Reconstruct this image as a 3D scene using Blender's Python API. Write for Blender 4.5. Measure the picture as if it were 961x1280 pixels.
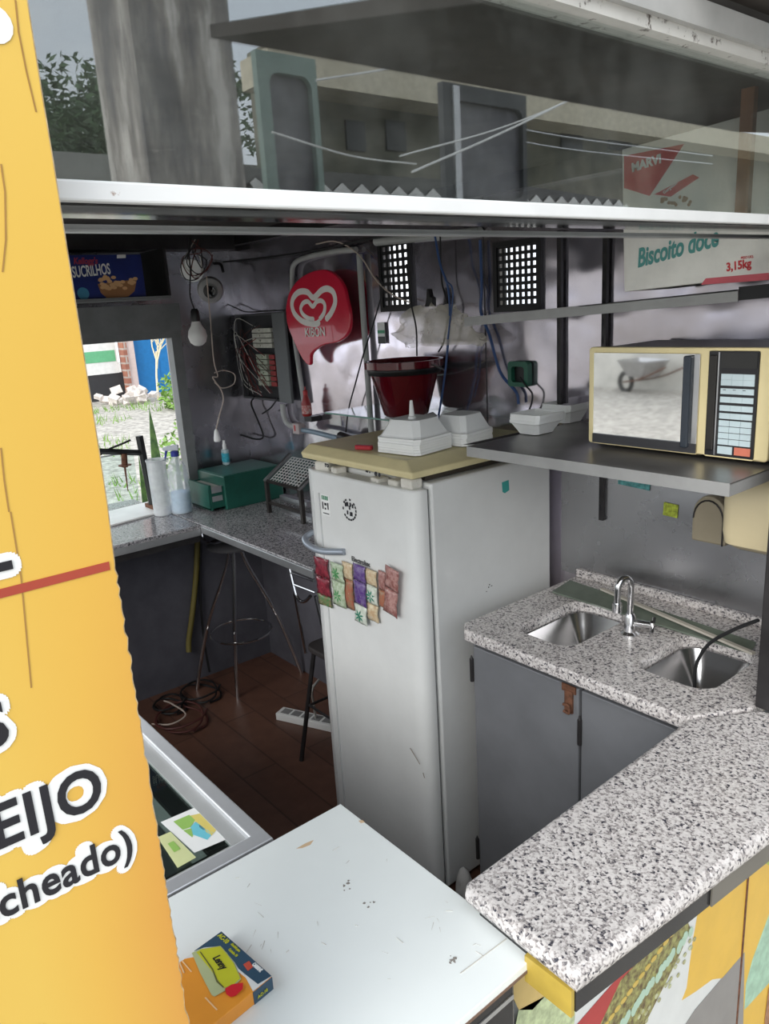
import bpy, bmesh, math, random
from mathutils import Matrix, Vector, noise as mnoise
random.seed(7)
for o in list(bpy.data.objects): bpy.data.objects.remove(o)
SC = bpy.context.scene
COL = SC.collection
PI = math.pi

# ------------------------------------------------------------------ camera
CAM = Vector((0, 0, 1.84))
YAW, PITCH, ROLL, FPX = 0.896212006, 0.265007453, 0.0611526614, 957.091948
FWD = Vector((-math.sin(YAW)*math.cos(PITCH), math.cos(YAW)*math.cos(PITCH), -math.sin(PITCH)))
RGT0 = Vector((math.cos(YAW), math.sin(YAW), 0)); DWN0 = FWD.cross(RGT0)
RGT = RGT0*math.cos(ROLL) + DWN0*math.sin(ROLL)
DWN = DWN0*math.cos(ROLL) - RGT0*math.sin(ROLL)
cam = bpy.data.objects.new('camera', bpy.data.cameras.new('camera'))
cam.data.sensor_width = 36; cam.data.sensor_fit = 'AUTO'; cam.data.lens = FPX/1280*36
cam.data.clip_start = 0.02; cam.data.clip_end = 400
M3 = Matrix((RGT, -DWN, -FWD)).transposed()
cam.matrix_world = Matrix.Translation(CAM) @ M3.to_4x4()
COL.objects.link(cam); SC.camera = cam

def at(px, py, ax, v):
    """point of the photograph on a real plane of the kiosk"""
    d = RGT*((px-480.5)/FPX) + DWN*((py-640)/FPX) + FWD
    i = 'xyz'.index(ax)
    return CAM + d*((v-CAM[i])/d[i])
def ats(pts, ax, v): return [at(x, y, ax, v) for x, y in pts]

# ------------------------------------------------------------------ world, light, exposure
W = bpy.data.worlds.new('overcast_sky'); SC.world = W; W.use_nodes = True
nt = W.node_tree; nt.nodes.clear()
wo = nt.nodes.new('ShaderNodeOutputWorld'); bg = nt.nodes.new('ShaderNodeBackground')
tc = nt.nodes.new('ShaderNodeTexCoord'); nz = nt.nodes.new('ShaderNodeTexNoise'); cr = nt.nodes.new('ShaderNodeValToRGB')
mp = nt.nodes.new('ShaderNodeMapping'); mp.inputs['Scale'].default_value = (1, 1, 2.2)
nz.inputs['Scale'].default_value = 2.6; nz.inputs['Detail'].default_value = 7
cr.color_ramp.elements[0].position = .36; cr.color_ramp.elements[0].color = (.70, .78, .88, 1)
cr.color_ramp.elements[1].position = .64; cr.color_ramp.elements[1].color = (.96, .98, 1.0, 1)
nt.links.new(tc.outputs['Generated'], mp.inputs['Vector']); nt.links.new(mp.outputs[0], nz.inputs['Vector'])
nt.links.new(nz.outputs[0], cr.inputs[0]); nt.links.new(cr.outputs[0], bg.inputs[0]); nt.links.new(bg.outputs[0], wo.inputs[0])
bg.inputs[1].default_value = 1.65
sun = bpy.data.objects.new('sun', bpy.data.lights.new('sun', 'SUN')); COL.objects.link(sun)
sun.data.energy = 2.6; sun.data.angle = math.radians(45); sun.data.color = (1, .97, .92)
sun.rotation_euler = Vector((.34, -.80, .52)).to_track_quat('Z', 'Y').to_euler()
vs = SC.view_settings
SC.display_settings.display_device = 'sRGB'
vs.view_transform = 'Standard'; vs.look = 'None'; vs.gamma = 1; vs.use_curve_mapping = False
vs.exposure = 0.22

# ------------------------------------------------------------------ materials
MATS = {}
def _bsdf(name):
    m = bpy.data.materials.new(name); m.use_nodes = True
    return m, m.node_tree, m.node_tree.nodes['Principled BSDF']
def _noise(t, scale, detail=4, rough=.6, vec=None, coord='Object'):
    n = t.nodes.new('ShaderNodeTexNoise'); n.inputs['Scale'].default_value = scale
    n.inputs['Detail'].default_value = detail; n.inputs['Roughness'].default_value = rough
    if vec is None: vec = t.nodes.new('ShaderNodeTexCoord').outputs[coord]
    t.links.new(vec, n.inputs['Vector']); return n
def _ramp(t, src, stops, const=False):
    r = t.nodes.new('ShaderNodeValToRGB'); e = r.color_ramp.elements
    if const: r.color_ramp.interpolation = 'CONSTANT'
    while len(e) < len(stops): e.new(.5)
    for k, (p, c) in enumerate(stops):
        e[k].position = p; e[k].color = (*c, 1) if len(c) == 3 else c
    t.links.new(src, r.inputs[0]); return r
def mat(name, col, rough=.5, metal=0, var=.08, scale=9, bump=0, bscale=40, spec=.5, col2=None, coat=0, trans=0, ior=1.45, emit=0, dirt=None):
    """plain surface with gentle uneven colour; dirt=(colour, amount, scale) adds stains"""
    if name in MATS: return MATS[name]
    m, t, b = _bsdf(name)
    col = tuple(col)
    c2 = col2 or tuple(max(0, c*(1-var)) for c in col)
    c1 = tuple(min(1, c*(1+var*.5)) for c in col) if not col2 else col
    n = _noise(t, scale); r = _ramp(t, n.outputs[0], [(.35, c2), (.65, c1)])
    out = r.outputs[0]
    if dirt:
        dc, da, ds = dirt
        n2 = _noise(t, ds, 8, .72); r2 = _ramp(t, n2.outputs[0], [(1-da-.03, (0, 0, 0)), (1-da+.03, (1, 1, 1))])
        mx = t.nodes.new('ShaderNodeMix'); mx.data_type = 'RGBA'
        t.links.new(r2.outputs[0], mx.inputs[0]); t.links.new(out, mx.inputs[6]); mx.inputs[7].default_value = (*dc, 1)
        out = mx.outputs[2]
    t.links.new(out, b.inputs['Base Color'])
    b.inputs['Roughness'].default_value = rough; b.inputs['Metallic'].default_value = metal
    b.inputs['Specular IOR Level'].default_value = spec; b.inputs['Coat Weight'].default_value = coat
    b.inputs['Transmission Weight'].default_value = trans; b.inputs['IOR'].default_value = ior
    if emit:
        b.inputs['Emission Color'].default_value = (*col, 1); b.inputs['Emission Strength'].default_value = emit
    if bump:
        n3 = _noise(t, bscale, 5); bp = t.nodes.new('ShaderNodeBump'); bp.inputs['Strength'].default_value = bump
        bp.inputs['Distance'].default_value = .01
        t.links.new(n3.outputs[0], bp.inputs['Height']); t.links.new(bp.outputs[0], b.inputs['Normal'])
    MATS[name] = m; return m
def granite(name, light, mid, dark, scale=190, rough=.25):
    m, t, b = _bsdf(name)
    n0 = _noise(t, 60, 3); cvec = t.nodes.new('ShaderNodeTexCoord').outputs['Object']
    ad = t.nodes.new('ShaderNodeVectorMath'); ad.operation = 'MULTIPLY_ADD'
    ad.inputs[1].default_value = (.012, .012, .012); t.links.new(n0.outputs[1], ad.inputs[0]); t.links.new(cvec, ad.inputs[2])
    v = t.nodes.new('ShaderNodeTexVoronoi'); v.inputs['Scale'].default_value = scale; t.links.new(ad.outputs[0], v.inputs['Vector'])
    sp = t.nodes.new('ShaderNodeSeparateColor'); t.links.new(v.outputs['Color'], sp.inputs[0])
    n1 = _noise(t, 120, 4, .7)
    mx = t.nodes.new('ShaderNodeMath'); mx.operation = 'MULTIPLY_ADD'; mx.inputs[1].default_value = .45
    t.links.new(sp.outputs[0], mx.inputs[0]); t.links.new(n1.outputs[0], mx.inputs[2])
    r = _ramp(t, mx.outputs[0], [(.47, dark), (.55, tuple(a*.35+c*.65 for a, c in zip(dark, mid))), (.62, mid), (.78, light), (1.0, tuple(min(1, c*1.15) for c in light))])
    t.links.new(r.outputs[0], b.inputs['Base Color'])
    b.inputs['Roughness'].default_value = rough
    MATS[name] = m; return m
def sheetmetal(name, col, r0, r1, wav=.25, stain=(.25, .23, .22), amt=.5, wscale=3.2):
    m, t, b = _bsdf(name)
    n = _noise(t, 2.0, 4, .55); r = _ramp(t, n.outputs[0], [(.34, stain), (.36+amt*.4, col)])
    t.links.new(r.outputs[0], b.inputs['Base Color']); b.inputs['Metallic'].default_value = .92
    n2 = _noise(t, 5, 4, .55); rr = _ramp(t, n2.outputs[0], [(.3, (r0,)*3), (.7, (r1,)*3)])
    t.links.new(rr.outputs[0], b.inputs['Roughness'])
    n3 = _noise(t, wscale, 2); bp = t.nodes.new('ShaderNodeBump'); bp.inputs['Strength'].default_value = wav; bp.inputs['Distance'].default_value = .05
    t.links.new(n3.outputs[0], bp.inputs['Height']); t.links.new(bp.outputs[0], b.inputs['Normal'])
    MATS[name] = m; return m
def thinglass(name, tint, refl, rough=.02, fade=0):
    """thin pane: lets light straight through and mirrors by the angle of view"""
    m = bpy.data.materials.new(name); m.use_nodes = True; t = m.node_tree; t.nodes.clear()
    o = t.nodes.new('ShaderNodeOutputMaterial'); mx = t.nodes.new('ShaderNodeMixShader')
    tr = t.nodes.new('ShaderNodeBsdfTransparent'); gl = t.nodes.new('ShaderNodeBsdfGlossy'); fr = t.nodes.new('ShaderNodeFresnel')
    tr.inputs[0].default_value = (*tint, 1); gl.inputs['Roughness'].default_value = rough; gl.inputs['Color'].default_value = (1, 1, 1, 1)
    ge = t.nodes.new('ShaderNodeNewGeometry'); mr = t.nodes.new('ShaderNodeMapRange')
    mr.inputs['To Min'].default_value = refl; mr.inputs['To Max'].default_value = 1/refl
    t.links.new(ge.outputs['Backfacing'], mr.inputs['Value']); t.links.new(mr.outputs[0], fr.inputs[0])
    t.links.new(fr.outputs[0], mx.inputs[0]); t.links.new(tr.outputs[0], mx.inputs[1]); t.links.new(gl.outputs[0], mx.inputs[2])
    last = mx
    if fade:
        df = t.nodes.new('ShaderNodeBsdfDiffuse'); df.inputs[0].default_value = (.7, .72, .7, 1)
        n = _noise(t, 5, 6, .7); r = _ramp(t, n.outputs[0], [(.45, (0, 0, 0)), (.8, (fade,)*3)])
        m2 = t.nodes.new('ShaderNodeMixShader'); t.links.new(r.outputs[0], m2.inputs[0]); t.links.new(mx.outputs[0], m2.inputs[1]); t.links.new(df.outputs[0], m2.inputs[2]); last = m2
    t.links.new(last.outputs[0], o.inputs[0]); MATS[name] = m; return m
def tiles(name, c1, c2, mortar, sc, w=.5, h=.25, ms=.02, rough=.6, rot=(0, 0, 0), bump=0):
    m, t, b = _bsdf(name)
    br = t.nodes.new('ShaderNodeTexBrick'); br.inputs['Color1'].default_value = (*c1, 1); br.inputs['Color2'].default_value = (*c2, 1)
    br.inputs['Mortar'].default_value = (*mortar, 1); br.inputs['Scale'].default_value = sc; br.inputs['Mortar Size'].default_value = ms
    br.inputs['Brick Width'].default_value = w; br.inputs['Row Height'].default_value = h
    c = t.nodes.new('ShaderNodeTexCoord'); mp = t.nodes.new('ShaderNodeMapping')
    if rot == 'YZ':
        sx = t.nodes.new('ShaderNodeSeparateXYZ'); cx = t.nodes.new('ShaderNodeCombineXYZ'); t.links.new(c.outputs['Object'], sx.inputs[0])
        t.links.new(sx.outputs[1], cx.inputs[0]); t.links.new(sx.outputs[2], cx.inputs[1]); t.links.new(cx.outputs[0], br.inputs['Vector'])
    else:
        mp.inputs['Rotation'].default_value = rot; t.links.new(c.outputs['Object'], mp.inputs[0]); t.links.new(mp.outputs[0], br.inputs['Vector'])
    n = _noise(t, 14, 6); mx = t.nodes.new('ShaderNodeMix'); mx.data_type = 'RGBA'; mx.blend_type = 'MULTIPLY'; mx.inputs[0].default_value = .55
    r = _ramp(t, n.outputs[0], [(.3, (.55, .5, .48)), (.7, (1, 1, 1))])
    t.links.new(br.outputs[0], mx.inputs[6]); t.links.new(r.outputs[0], mx.inputs[7]); t.links.new(mx.outputs[2], b.inputs['Base Color'])
    b.inputs['Roughness'].default_value = rough; MATS[name] = m; return m

BLACK = mat('black plastic', (.012, .012, .013), .4)
RUBBER = mat('black rubber cable', (.01, .01, .011), .55)
WHITEP = mat('white plastic', (.8, .81, .8), .4, var=.04)
STEEL = mat('chrome steel', (.72, .72, .73), .16, 1, var=.04)
BRUSH = mat('brushed steel', (.55, .55, .56), .3, 1, var=.1)
ALU = mat('dull aluminium', (.56, .57, .58), .38, .85, var=.12)
ENAMEL = mat('white fridge enamel', (.72, .73, .72), .3, var=.03, coat=.2)
CREAM = mat('aged cream plastic', (.72, .63, .36), .45, var=.08)
FOAM = mat('white foam', (.86, .87, .86), .6, var=.02, bump=.05, bscale=300)
INK = mat('black ink', (.015, .015, .02), .5)
PAINTW = mat('white painted metal', (.8, .81, .81), .4, var=.05, dirt=((.25, .12, .06), .30, 26))
GREYPAINT = mat('grey painted steel', (.165, .17, .182), .38, var=.14, scale=4, dirt=((.09, .07, .06), .30, 7))
DARKSTEEL = mat('dark steel', (.045, .042, .043), .4, .5, var=.3)
RUST = mat('rusty iron', (.16, .07, .04), .8, .2, var=.4, scale=60)
YELLOW = mat('yellow printed sheet', (.69, .445, .085), .38, var=.05, scale=3, dirt=((.42, .25, .05), .275, 5))
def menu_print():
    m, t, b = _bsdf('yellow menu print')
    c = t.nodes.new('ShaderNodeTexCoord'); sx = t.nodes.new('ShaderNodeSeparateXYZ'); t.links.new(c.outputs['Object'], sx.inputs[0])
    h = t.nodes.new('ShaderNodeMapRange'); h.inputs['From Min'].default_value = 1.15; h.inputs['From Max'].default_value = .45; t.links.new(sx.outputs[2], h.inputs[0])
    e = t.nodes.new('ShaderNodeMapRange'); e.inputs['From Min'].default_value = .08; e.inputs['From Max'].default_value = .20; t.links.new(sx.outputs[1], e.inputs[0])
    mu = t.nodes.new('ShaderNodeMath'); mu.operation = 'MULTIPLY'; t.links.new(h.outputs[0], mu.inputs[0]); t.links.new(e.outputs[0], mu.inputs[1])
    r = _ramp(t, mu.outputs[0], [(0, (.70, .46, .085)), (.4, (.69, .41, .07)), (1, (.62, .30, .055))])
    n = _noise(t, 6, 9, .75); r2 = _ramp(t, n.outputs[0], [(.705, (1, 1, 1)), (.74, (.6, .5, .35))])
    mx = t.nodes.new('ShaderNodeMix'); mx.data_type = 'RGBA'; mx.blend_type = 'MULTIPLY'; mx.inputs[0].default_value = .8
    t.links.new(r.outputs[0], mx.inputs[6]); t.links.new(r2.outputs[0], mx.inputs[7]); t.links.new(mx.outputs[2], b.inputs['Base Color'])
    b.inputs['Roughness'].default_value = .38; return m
WHITEPRINT = mat('white print', (.82, .83, .82), .4, var=.02)
REDBROWN = mat('red brown print', (.38, .06, .035), .45)
GRAN = granite('light grey granite', (.60, .57, .555), (.36, .33, .32), (.04, .04, .055), 240)
GRAND = granite('dark grey granite', (.34, .33, .34), (.14, .14, .15), (.02, .02, .024), 210, .13)
BACKM = sheetmetal('polished back wall sheet', (.70, .66, .74), .06, .22, .24, stain=(.40, .36, .37))
SIDEM = sheetmetal('side wall sheet', (.36, .36, .38), .2, .36, .12, stain=(.25, .25, .26))
SPLASH = sheetmetal('brushed splash sheet', (.46, .455, .47), .22, .34, .04, stain=(.40, .40, .41))
GLASSW = thinglass('upper window glass', (.86, .90, .89), 2.3, .012, .05)
GLASSC = thinglass('clear glass', (.86, .92, .90), 1.5, .01)
GLASSG = thinglass('dusty green glass', (.50, .58, .52), 1.7, .10, .3)
def streaked(name, c1, c2, c3):
    m, t, b = _bsdf(name)
    c = t.nodes.new('ShaderNodeTexCoord'); mp_ = t.nodes.new('ShaderNodeMapping'); mp_.inputs['Scale'].default_value = (1, 1, .16)
    t.links.new(c.outputs['Object'], mp_.inputs[0])
    n = _noise(t, 9, 7, .7, vec=mp_.outputs[0]); r = _ramp(t, n.outputs[0], [(.38, c2), (.52, c1), (.62, c3)])
    n2 = _noise(t, 2.2, 5, .6); r2 = _ramp(t, n2.outputs[0], [(.35, (.55, .55, .56)), (.65, (1, 1, 1))])
    mx = t.nodes.new('ShaderNodeMix'); mx.data_type = 'RGBA'; mx.blend_type = 'MULTIPLY'; mx.inputs[0].default_value = .8
    t.links.new(r.outputs[0], mx.inputs[6]); t.links.new(r2.outputs[0], mx.inputs[7]); t.links.new(mx.outputs[2], b.inputs['Base Color'])
    b.inputs['Roughness'].default_value = .85; MATS[name] = m; return m
def frosted(name, col, fac):
    m = bpy.data.materials.new(name); m.use_nodes = True; t = m.node_tree; t.nodes.clear()
    o = t.nodes.new('ShaderNodeOutputMaterial'); mx = t.nodes.new('ShaderNodeMixShader'); tr = t.nodes.new('ShaderNodeBsdfTransparent')
    p = t.nodes.new('ShaderNodeBsdfPrincipled'); p.inputs['Base Color'].default_value = (*col, 1); p.inputs['Roughness'].default_value = .3
    n = _noise(t, 12, 3); r = _ramp(t, n.outputs[0], [(.3, (fac*.8,)*3), (.7, (min(1, fac*1.25),)*3)])
    t.links.new(r.outputs[0], mx.inputs[0]); t.links.new(tr.outputs[0], mx.inputs[1]); t.links.new(p.outputs[0], mx.inputs[2]); t.links.new(mx.outputs[0], o.inputs[0])
    MATS[name] = m; return m
GREENEDGE = mat('green glass edge', (.12, .26, .22), .2)

# ------------------------------------------------------------------ mesh building
class MB:
    def __init__(s): s.bm = bmesh.new()
    def add(s, verts, faces):
        vs_ = [s.bm.verts.new(v) for v in verts]
        for f in faces:
            try: s.bm.faces.new([vs_[i] for i in f])
            except ValueError: pass
        return s
    def box(s, a, b, M=None):
        x0, y0, z0 = a; x1, y1, z1 = b
        v = [Vector(p) for p in ((x0,y0,z0),(x1,y0,z0),(x1,y1,z0),(x0,y1,z0),(x0,y0,z1),(x1,y0,z1),(x1,y1,z1),(x0,y1,z1))]
        if M: v = [M @ p for p in v]
        return s.add(v, [(0,3,2,1),(4,5,6,7),(0,1,5,4),(1,2,6,5),(2,3,7,6),(3,0,4,7)])
    def prism(s, poly, h0, h1, M=None):
        n = len(poly); M = M or Matrix()
        v = [M @ Vector((x, y, h0)) for x, y in poly] + [M @ Vector((x, y, h1)) for x, y in poly]
        return s.add(v, [tuple(range(n))[::-1], tuple(range(n, 2*n))] + [(i, (i+1) % n, n+(i+1) % n, n+i) for i in range(n)])
    def loft(s, rings, cap=(True, True)):
        n = len(rings[0]); v = [p for r in rings for p in r]; f = []
        for k in range(len(rings)-1):
            for i in range(n):
                j = (i+1) % n; f.append((k*n+i, k*n+j, (k+1)*n+j, (k+1)*n+i))
        if cap[0]: f.append(tuple(range(n))[::-1])
        if cap[1]: f.append(tuple((len(rings)-1)*n+i for i in range(n)))
        return s.add(v, f)
    def lathe(s, prof, M=None, n=24, cap=(True, True)):
        M = M or Matrix(); rings = []
        for r, z in prof: rings.append([M @ Vector((r*math.cos(2*PI*i/n), r*math.sin(2*PI*i/n), z)) for i in range(n)])
        return s.loft(rings, cap)
    def tube(s, pts, r, n=8, smooth=True, cap=(True, True)):
        pts = [Vector(p) for p in pts]
        if smooth and len(pts) > 2: pts = spline(pts)
        rr = r if isinstance(r, (list, tuple)) else None
        rings = []; up = Vector((.13, .27, .95)).normalized(); prev = None
        for i, p in enumerate(pts):
            d = (pts[min(i+1, len(pts)-1)] - pts[max(i-1, 0)])
            d = d.normalized() if d.length > 1e-9 else Vector((0, 0, 1))
            if prev is None:
                a = d.cross(up)
                if a.length < 1e-3: a = d.cross(Vector((1, 0, 0)))
            else: a = prev - d*prev.dot(d)
            a.normalize(); prev = a; b = d.cross(a)
            q = r if rr is None else rr[0] + (rr[1]-rr[0])*i/max(1, len(pts)-1)
            rings.append([p + a*(q*math.cos(2*PI*k/n)) + b*(q*math.sin(2*PI*k/n)) for k in range(n)])
        return s.loft(rings, cap)
    def grid(s, P):
        n, m = len(P), len(P[0]); v = [p for r in P for p in r]
        return s.add(v, [(i*m+j, i*m+j+1, (i+1)*m+j+1, (i+1)*m+j) for i in range(n-1) for j in range(m-1)])
def spline(p, k=6):
    out = []
    for i in range(len(p)-1):
        a = p[i-1] if i else p[0]*2-p[1]; b, c = p[i], p[i+1]; d = p[i+2] if i+2 < len(p) else p[-1]*2-p[-2]
        for j in range(k):
            t = j/k
            out.append(.5*((2*b)+(c-a)*t+(2*a-5*b+4*c-d)*t*t+(3*b-a-3*c+d)*t**3))
    return out+[p[-1]]
def rrect(x0, y0, x1, y1, r, n=5):
    out = []
    for cx, cy, a in ((x1-r, y1-r, 0), (x0+r, y1-r, PI/2), (x0+r, y0+r, PI), (x1-r, y0+r, 1.5*PI)):
        for k in range(n+1): out.append((cx+r*math.cos(a+PI/2*k/n), cy+r*math.sin(a+PI/2*k/n)))
    return out
def ring3(poly, z, M=None):
    M = M or Matrix(); return [M @ Vector((x, y, z)) for x, y in poly]
def frame(o, right, up):
    r = Vector(right).normalized(); u = Vector(up); u = (u-r*u.dot(r)).normalized(); n = r.cross(u)
    m = Matrix((r, u, n)).transposed().to_4x4(); m.translation = Vector(o); return m
FRONT = lambda o: frame(o, (1, 0, 0), (0, 0, 1))       # a face looking towards -Y
SIDE = lambda o: frame(o, (0, 1, 0), (0, 0, 1))        # a face looking towards +X
TOP = lambda o, a=0: Matrix.Translation(Vector(o)) @ Matrix.Rotation(a, 4, 'Z')

ROOTM = {}
def tag(o, label=None, cat=None, group=None, kind=None):
    if label: o['label'] = label
    if cat: o['category'] = cat
    if group: o['group'] = group
    if kind: o['kind'] = kind
    return o
def thing(name, label, cat, loc, rz=0, group=None):
    o = bpy.data.objects.new(name, None); o.empty_display_size = .05
    o.location = loc; o.rotation_euler = (0, 0, rz); COL.objects.link(o)
    ROOTM[o.name] = Matrix.Translation(Vector(loc)) @ Matrix.Rotation(rz, 4, 'Z')
    return tag(o, label, cat, group)
def put(name, src, m, parent=None, smooth=False, bevel=0, seg=2, local=False, label=None, solid=0, sub=0):
    """link ONE mesh object; src in world coordinates unless local=True"""
    if isinstance(src, MB):
        me = bpy.data.meshes.new(name)
        bmesh.ops.recalc_face_normals(src.bm, faces=src.bm.faces)
        src.bm.to_mesh(me); src.bm.free()
    else: me = src
    o = bpy.data.objects.new(name, me); COL.objects.link(o)
    if m is not None:
        me.materials.clear(); me.materials.append(m)
    if parent is not None:
        M = ROOTM[parent.name]; ROOTM[o.name] = M
        if not local: me.transform(M.inverted())
        o.parent = parent
    else:
        vs_ = [v.co for v in me.vertices]
        c = Vector(((min(v.x for v in vs_)+max(v.x for v in vs_))/2, (min(v.y for v in vs_)+max(v.y for v in vs_))/2, min(v.z for v in vs_)))
        me.transform(Matrix.Translation(-c)); o.location = c
        ROOTM[o.name] = Matrix.Translation(c)
    for p in me.polygons: p.use_smooth = smooth
    if solid:
        k = o.modifiers.new('thick', 'SOLIDIFY'); k.thickness = solid; k.offset = 0
    if bevel:
        k = o.modifiers.new('bevel', 'BEVEL'); k.width = bevel; k.segments = seg; k.limit_method = 'ANGLE'; k.angle_limit = math.radians(35)
        k.harden_normals = False
    if sub:
        k = o.modifiers.new('sub', 'SUBSURF'); k.levels = sub; k.render_levels = sub
    if smooth and not sub and hasattr(me, 'set_sharp_from_angle'): me.set_sharp_from_angle(angle=math.radians(40))
    if label: o['label'] = label
    return o
# a part of a thing: children keep their parent's transform chain (children sit at the thing's own origin)
def struct(name, src, m, **k):
    o = put(name, src, m, **k); o['kind'] = 'structure'; return o
def shape2d(outer, holes, h0, h1, M=None, edge=0):
    """flat plate with holes, as a mesh in the frame M"""
    cu = bpy.data.curves.new('plate', 'CURVE'); cu.dimensions = '2D'; cu.fill_mode = 'BOTH'; cu.extrude = abs(h1-h0)/2
    if edge: cu.bevel_depth = edge; cu.bevel_resolution = 2; cu.offset = -edge; cu.extrude -= edge
    for lp in [outer]+list(holes):
        s = cu.splines.new('POLY'); s.points.add(len(lp)-1); s.use_cyclic_u = True
        for p, (x, y) in zip(s.points, lp): p.co = (x, y, 0, 1)
    o = bpy.data.objects.new('plate', cu); COL.objects.link(o)
    me = bpy.data.meshes.new_from_object(o.evaluated_get(bpy.context.evaluated_depsgraph_get()))
    bpy.data.objects.remove(o)
    me.transform((M or Matrix()) @ Matrix.Translation((0, 0, (h0+h1)/2)))
    return me
def rect(x0, y0, x1, y1): return [(x0, y0), (x1, y0), (x1, y1), (x0, y1)]
def letters(name, s, size, M, m, parent, bold=0, ext=.0004, align='LEFT', shear=0, xs=1, lift=.0006, space=1.0):
    cu = bpy.data.curves.new('letters', 'FONT'); cu.body = s; cu.size = size; cu.offset = bold; cu.extrude = ext
    cu.align_x = align; cu.shear = shear; cu.resolution_u = 4; cu.space_character = space
    o = bpy.data.objects.new('letters', cu); COL.objects.link(o)
    me = bpy.data.meshes.new_from_object(o.evaluated_get(bpy.context.evaluated_depsgraph_get()))
    bpy.data.objects.remove(o)
    me.transform(M @ Matrix.Translation((0, 0, lift+ext)) @ Matrix.Diagonal((xs, 1, 1, 1)))
    return put(name, me, m, parent)
def decal(name, polys, M, m, parent, h=.0005, lift=.0002, label=None):
    b = MB()
    for i, p in enumerate(polys): b.prism(p, lift, lift+h+.00004*i, M)
    return put(name, b, m, parent, label=label)
def circ(cx, cy, r, n=20, ry=None): return [(cx+r*math.cos(2*PI*k/n), cy+(ry or r)*math.sin(2*PI*k/n)) for k in range(n)]
def copytree(root, loc, rz, label=None, group=None):
    r = root.copy(); COL.objects.link(r); r.location = loc; r.rotation_euler = (0, 0, rz)
    if label: r['label'] = label
    if group: r['group'] = group
    for ch in list(root.children):
        c = ch.copy(); COL.objects.link(c); c.parent = r
        for g in list(ch.children):
            d = g.copy(); COL.objects.link(d); d.parent = c
    return r
def cable(name, label, pts, r, m, cat='cable', group=None, n=6):
    return tag(put(name, MB().tube(pts, r, n), m, smooth=True), label, cat, group)

YB = 1.935          # back wall
XW = -3.51          # window wall
XE = -.64           # end wall with the serving window
ZC = .95            # worktops

# ================================================================== the kiosk's shell
floorm = tiles('wood look floor', (.17, .082, .055), (.135, .064, .043), (.08, .04, .028), 1.0, .9, .16, .004, .42, (0, 0, .0))
struct('floor', MB().box((XW-.05, -.2, -.06), (XE, YB+.05, 0)), floorm)
# back wall: two openings for the vents
def vent_rect(px, q=YB):
    a = [at(x, y, 'y', q) for x, y in px]
    return min(p.x for p in a), min(p.z for p in a), max(p.x for p in a), max(p.z for p in a)
V1 = (-2.335, 1.835, -2.165, 2.055)
V2 = vent_rect([(622, 308), (675, 383), (674, 303), (624, 384)])
V1 = vent_rect([(479, 306), (513, 384), (512, 304), (481, 384)])
struct('wall_back', shape2d(rect(XW-.05, 0, XE+.02, 2.22), [rect(*V1), rect(*V2)], -.04, 0, FRONT((0, YB, 0))), BACKM)
# splash sheet over the sink
struct('trim_1', MB().box((-1.50, YB-.006, .96), (XE-.03, YB, 1.445)), SPLASH)
for k, (x0, y0, x1, y1) in enumerate([(604, 290, 604, 520)]):
    p = at(604, 300, 'y', YB)
    struct('trim_2', MB().box((p.x-.0015, YB-.002, .95), (p.x+.0015, YB, 2.2)), DARKSTEEL)
# window wall
WY0, WY1, WZ0, WZ1 = .25, 1.575, .905, 1.765
struct('wall_left', shape2d(rect(-.2, -.3, YB+.04, 2.22), [rect(WY0, WZ0, WY1, WZ1)], -.05, 0, SIDE((XW, 0, 0))), SIDEM)
wf = mat('grey window frame paint', (.20, .21, .21), .45, var=.15)
wfm = shape2d(rect(WY0-.02, WZ0-.01, WY1+.045, WZ1+.02), [rect(WY0+.02, WZ0+.018, WY1-.005, WZ1-.02)], -.03, .03, SIDE((XW, 0, 0)))
struct('window_1', wfm, wf)
struct('trim_3', MB().box((XW, -.15, 1.775), (XW+.05, 1.62, 1.90)), wf)                       # lintel over the window
struct('trim_4', MB().box((XW, .2, 1.765), (XW+.028, 1.60, 1.80)), GREYPAINT)
# front wall (counter side) with its long opening
struct('wall_front', shape2d(rect(XW-.05, -.3, XE, 2.22), [rect(XW+.15, .86, XE-.12, 1.93)], -.04, 0, FRONT((0, -.17, 0))), GREYPAINT)
# end wall: solid bits left of the doorway, under the bar and beyond the post
struct('wall_right', MB().box((XE-.03, -.2, -.3), (XE, .19, 2.22)), GREYPAINT)
struct('wall_right_sink', MB().box((XE-.022, 1.562, .965), (XE, YB+.04, 2.22)), SIDEM)
ceilm = mat('dark stained ceiling board', (.085, .078, .072), .7, var=.4, scale=3, dirt=((.2, .18, .16), .32, 4))
struct('ceiling', MB().box((XW-.05, -.22, 2.2), (XE+.01, YB+.05, 2.24)), ceilm)
struct('trim_5', MB().box((XW, YB-.035, 2.15), (XE-.06, YB-.001, 2.2)), DARKSTEEL)
struct('trim_6', MB().box((XW, .1, 2.13), (XW+.14, YB-.04, 2.2)), DARKSTEEL)
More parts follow.
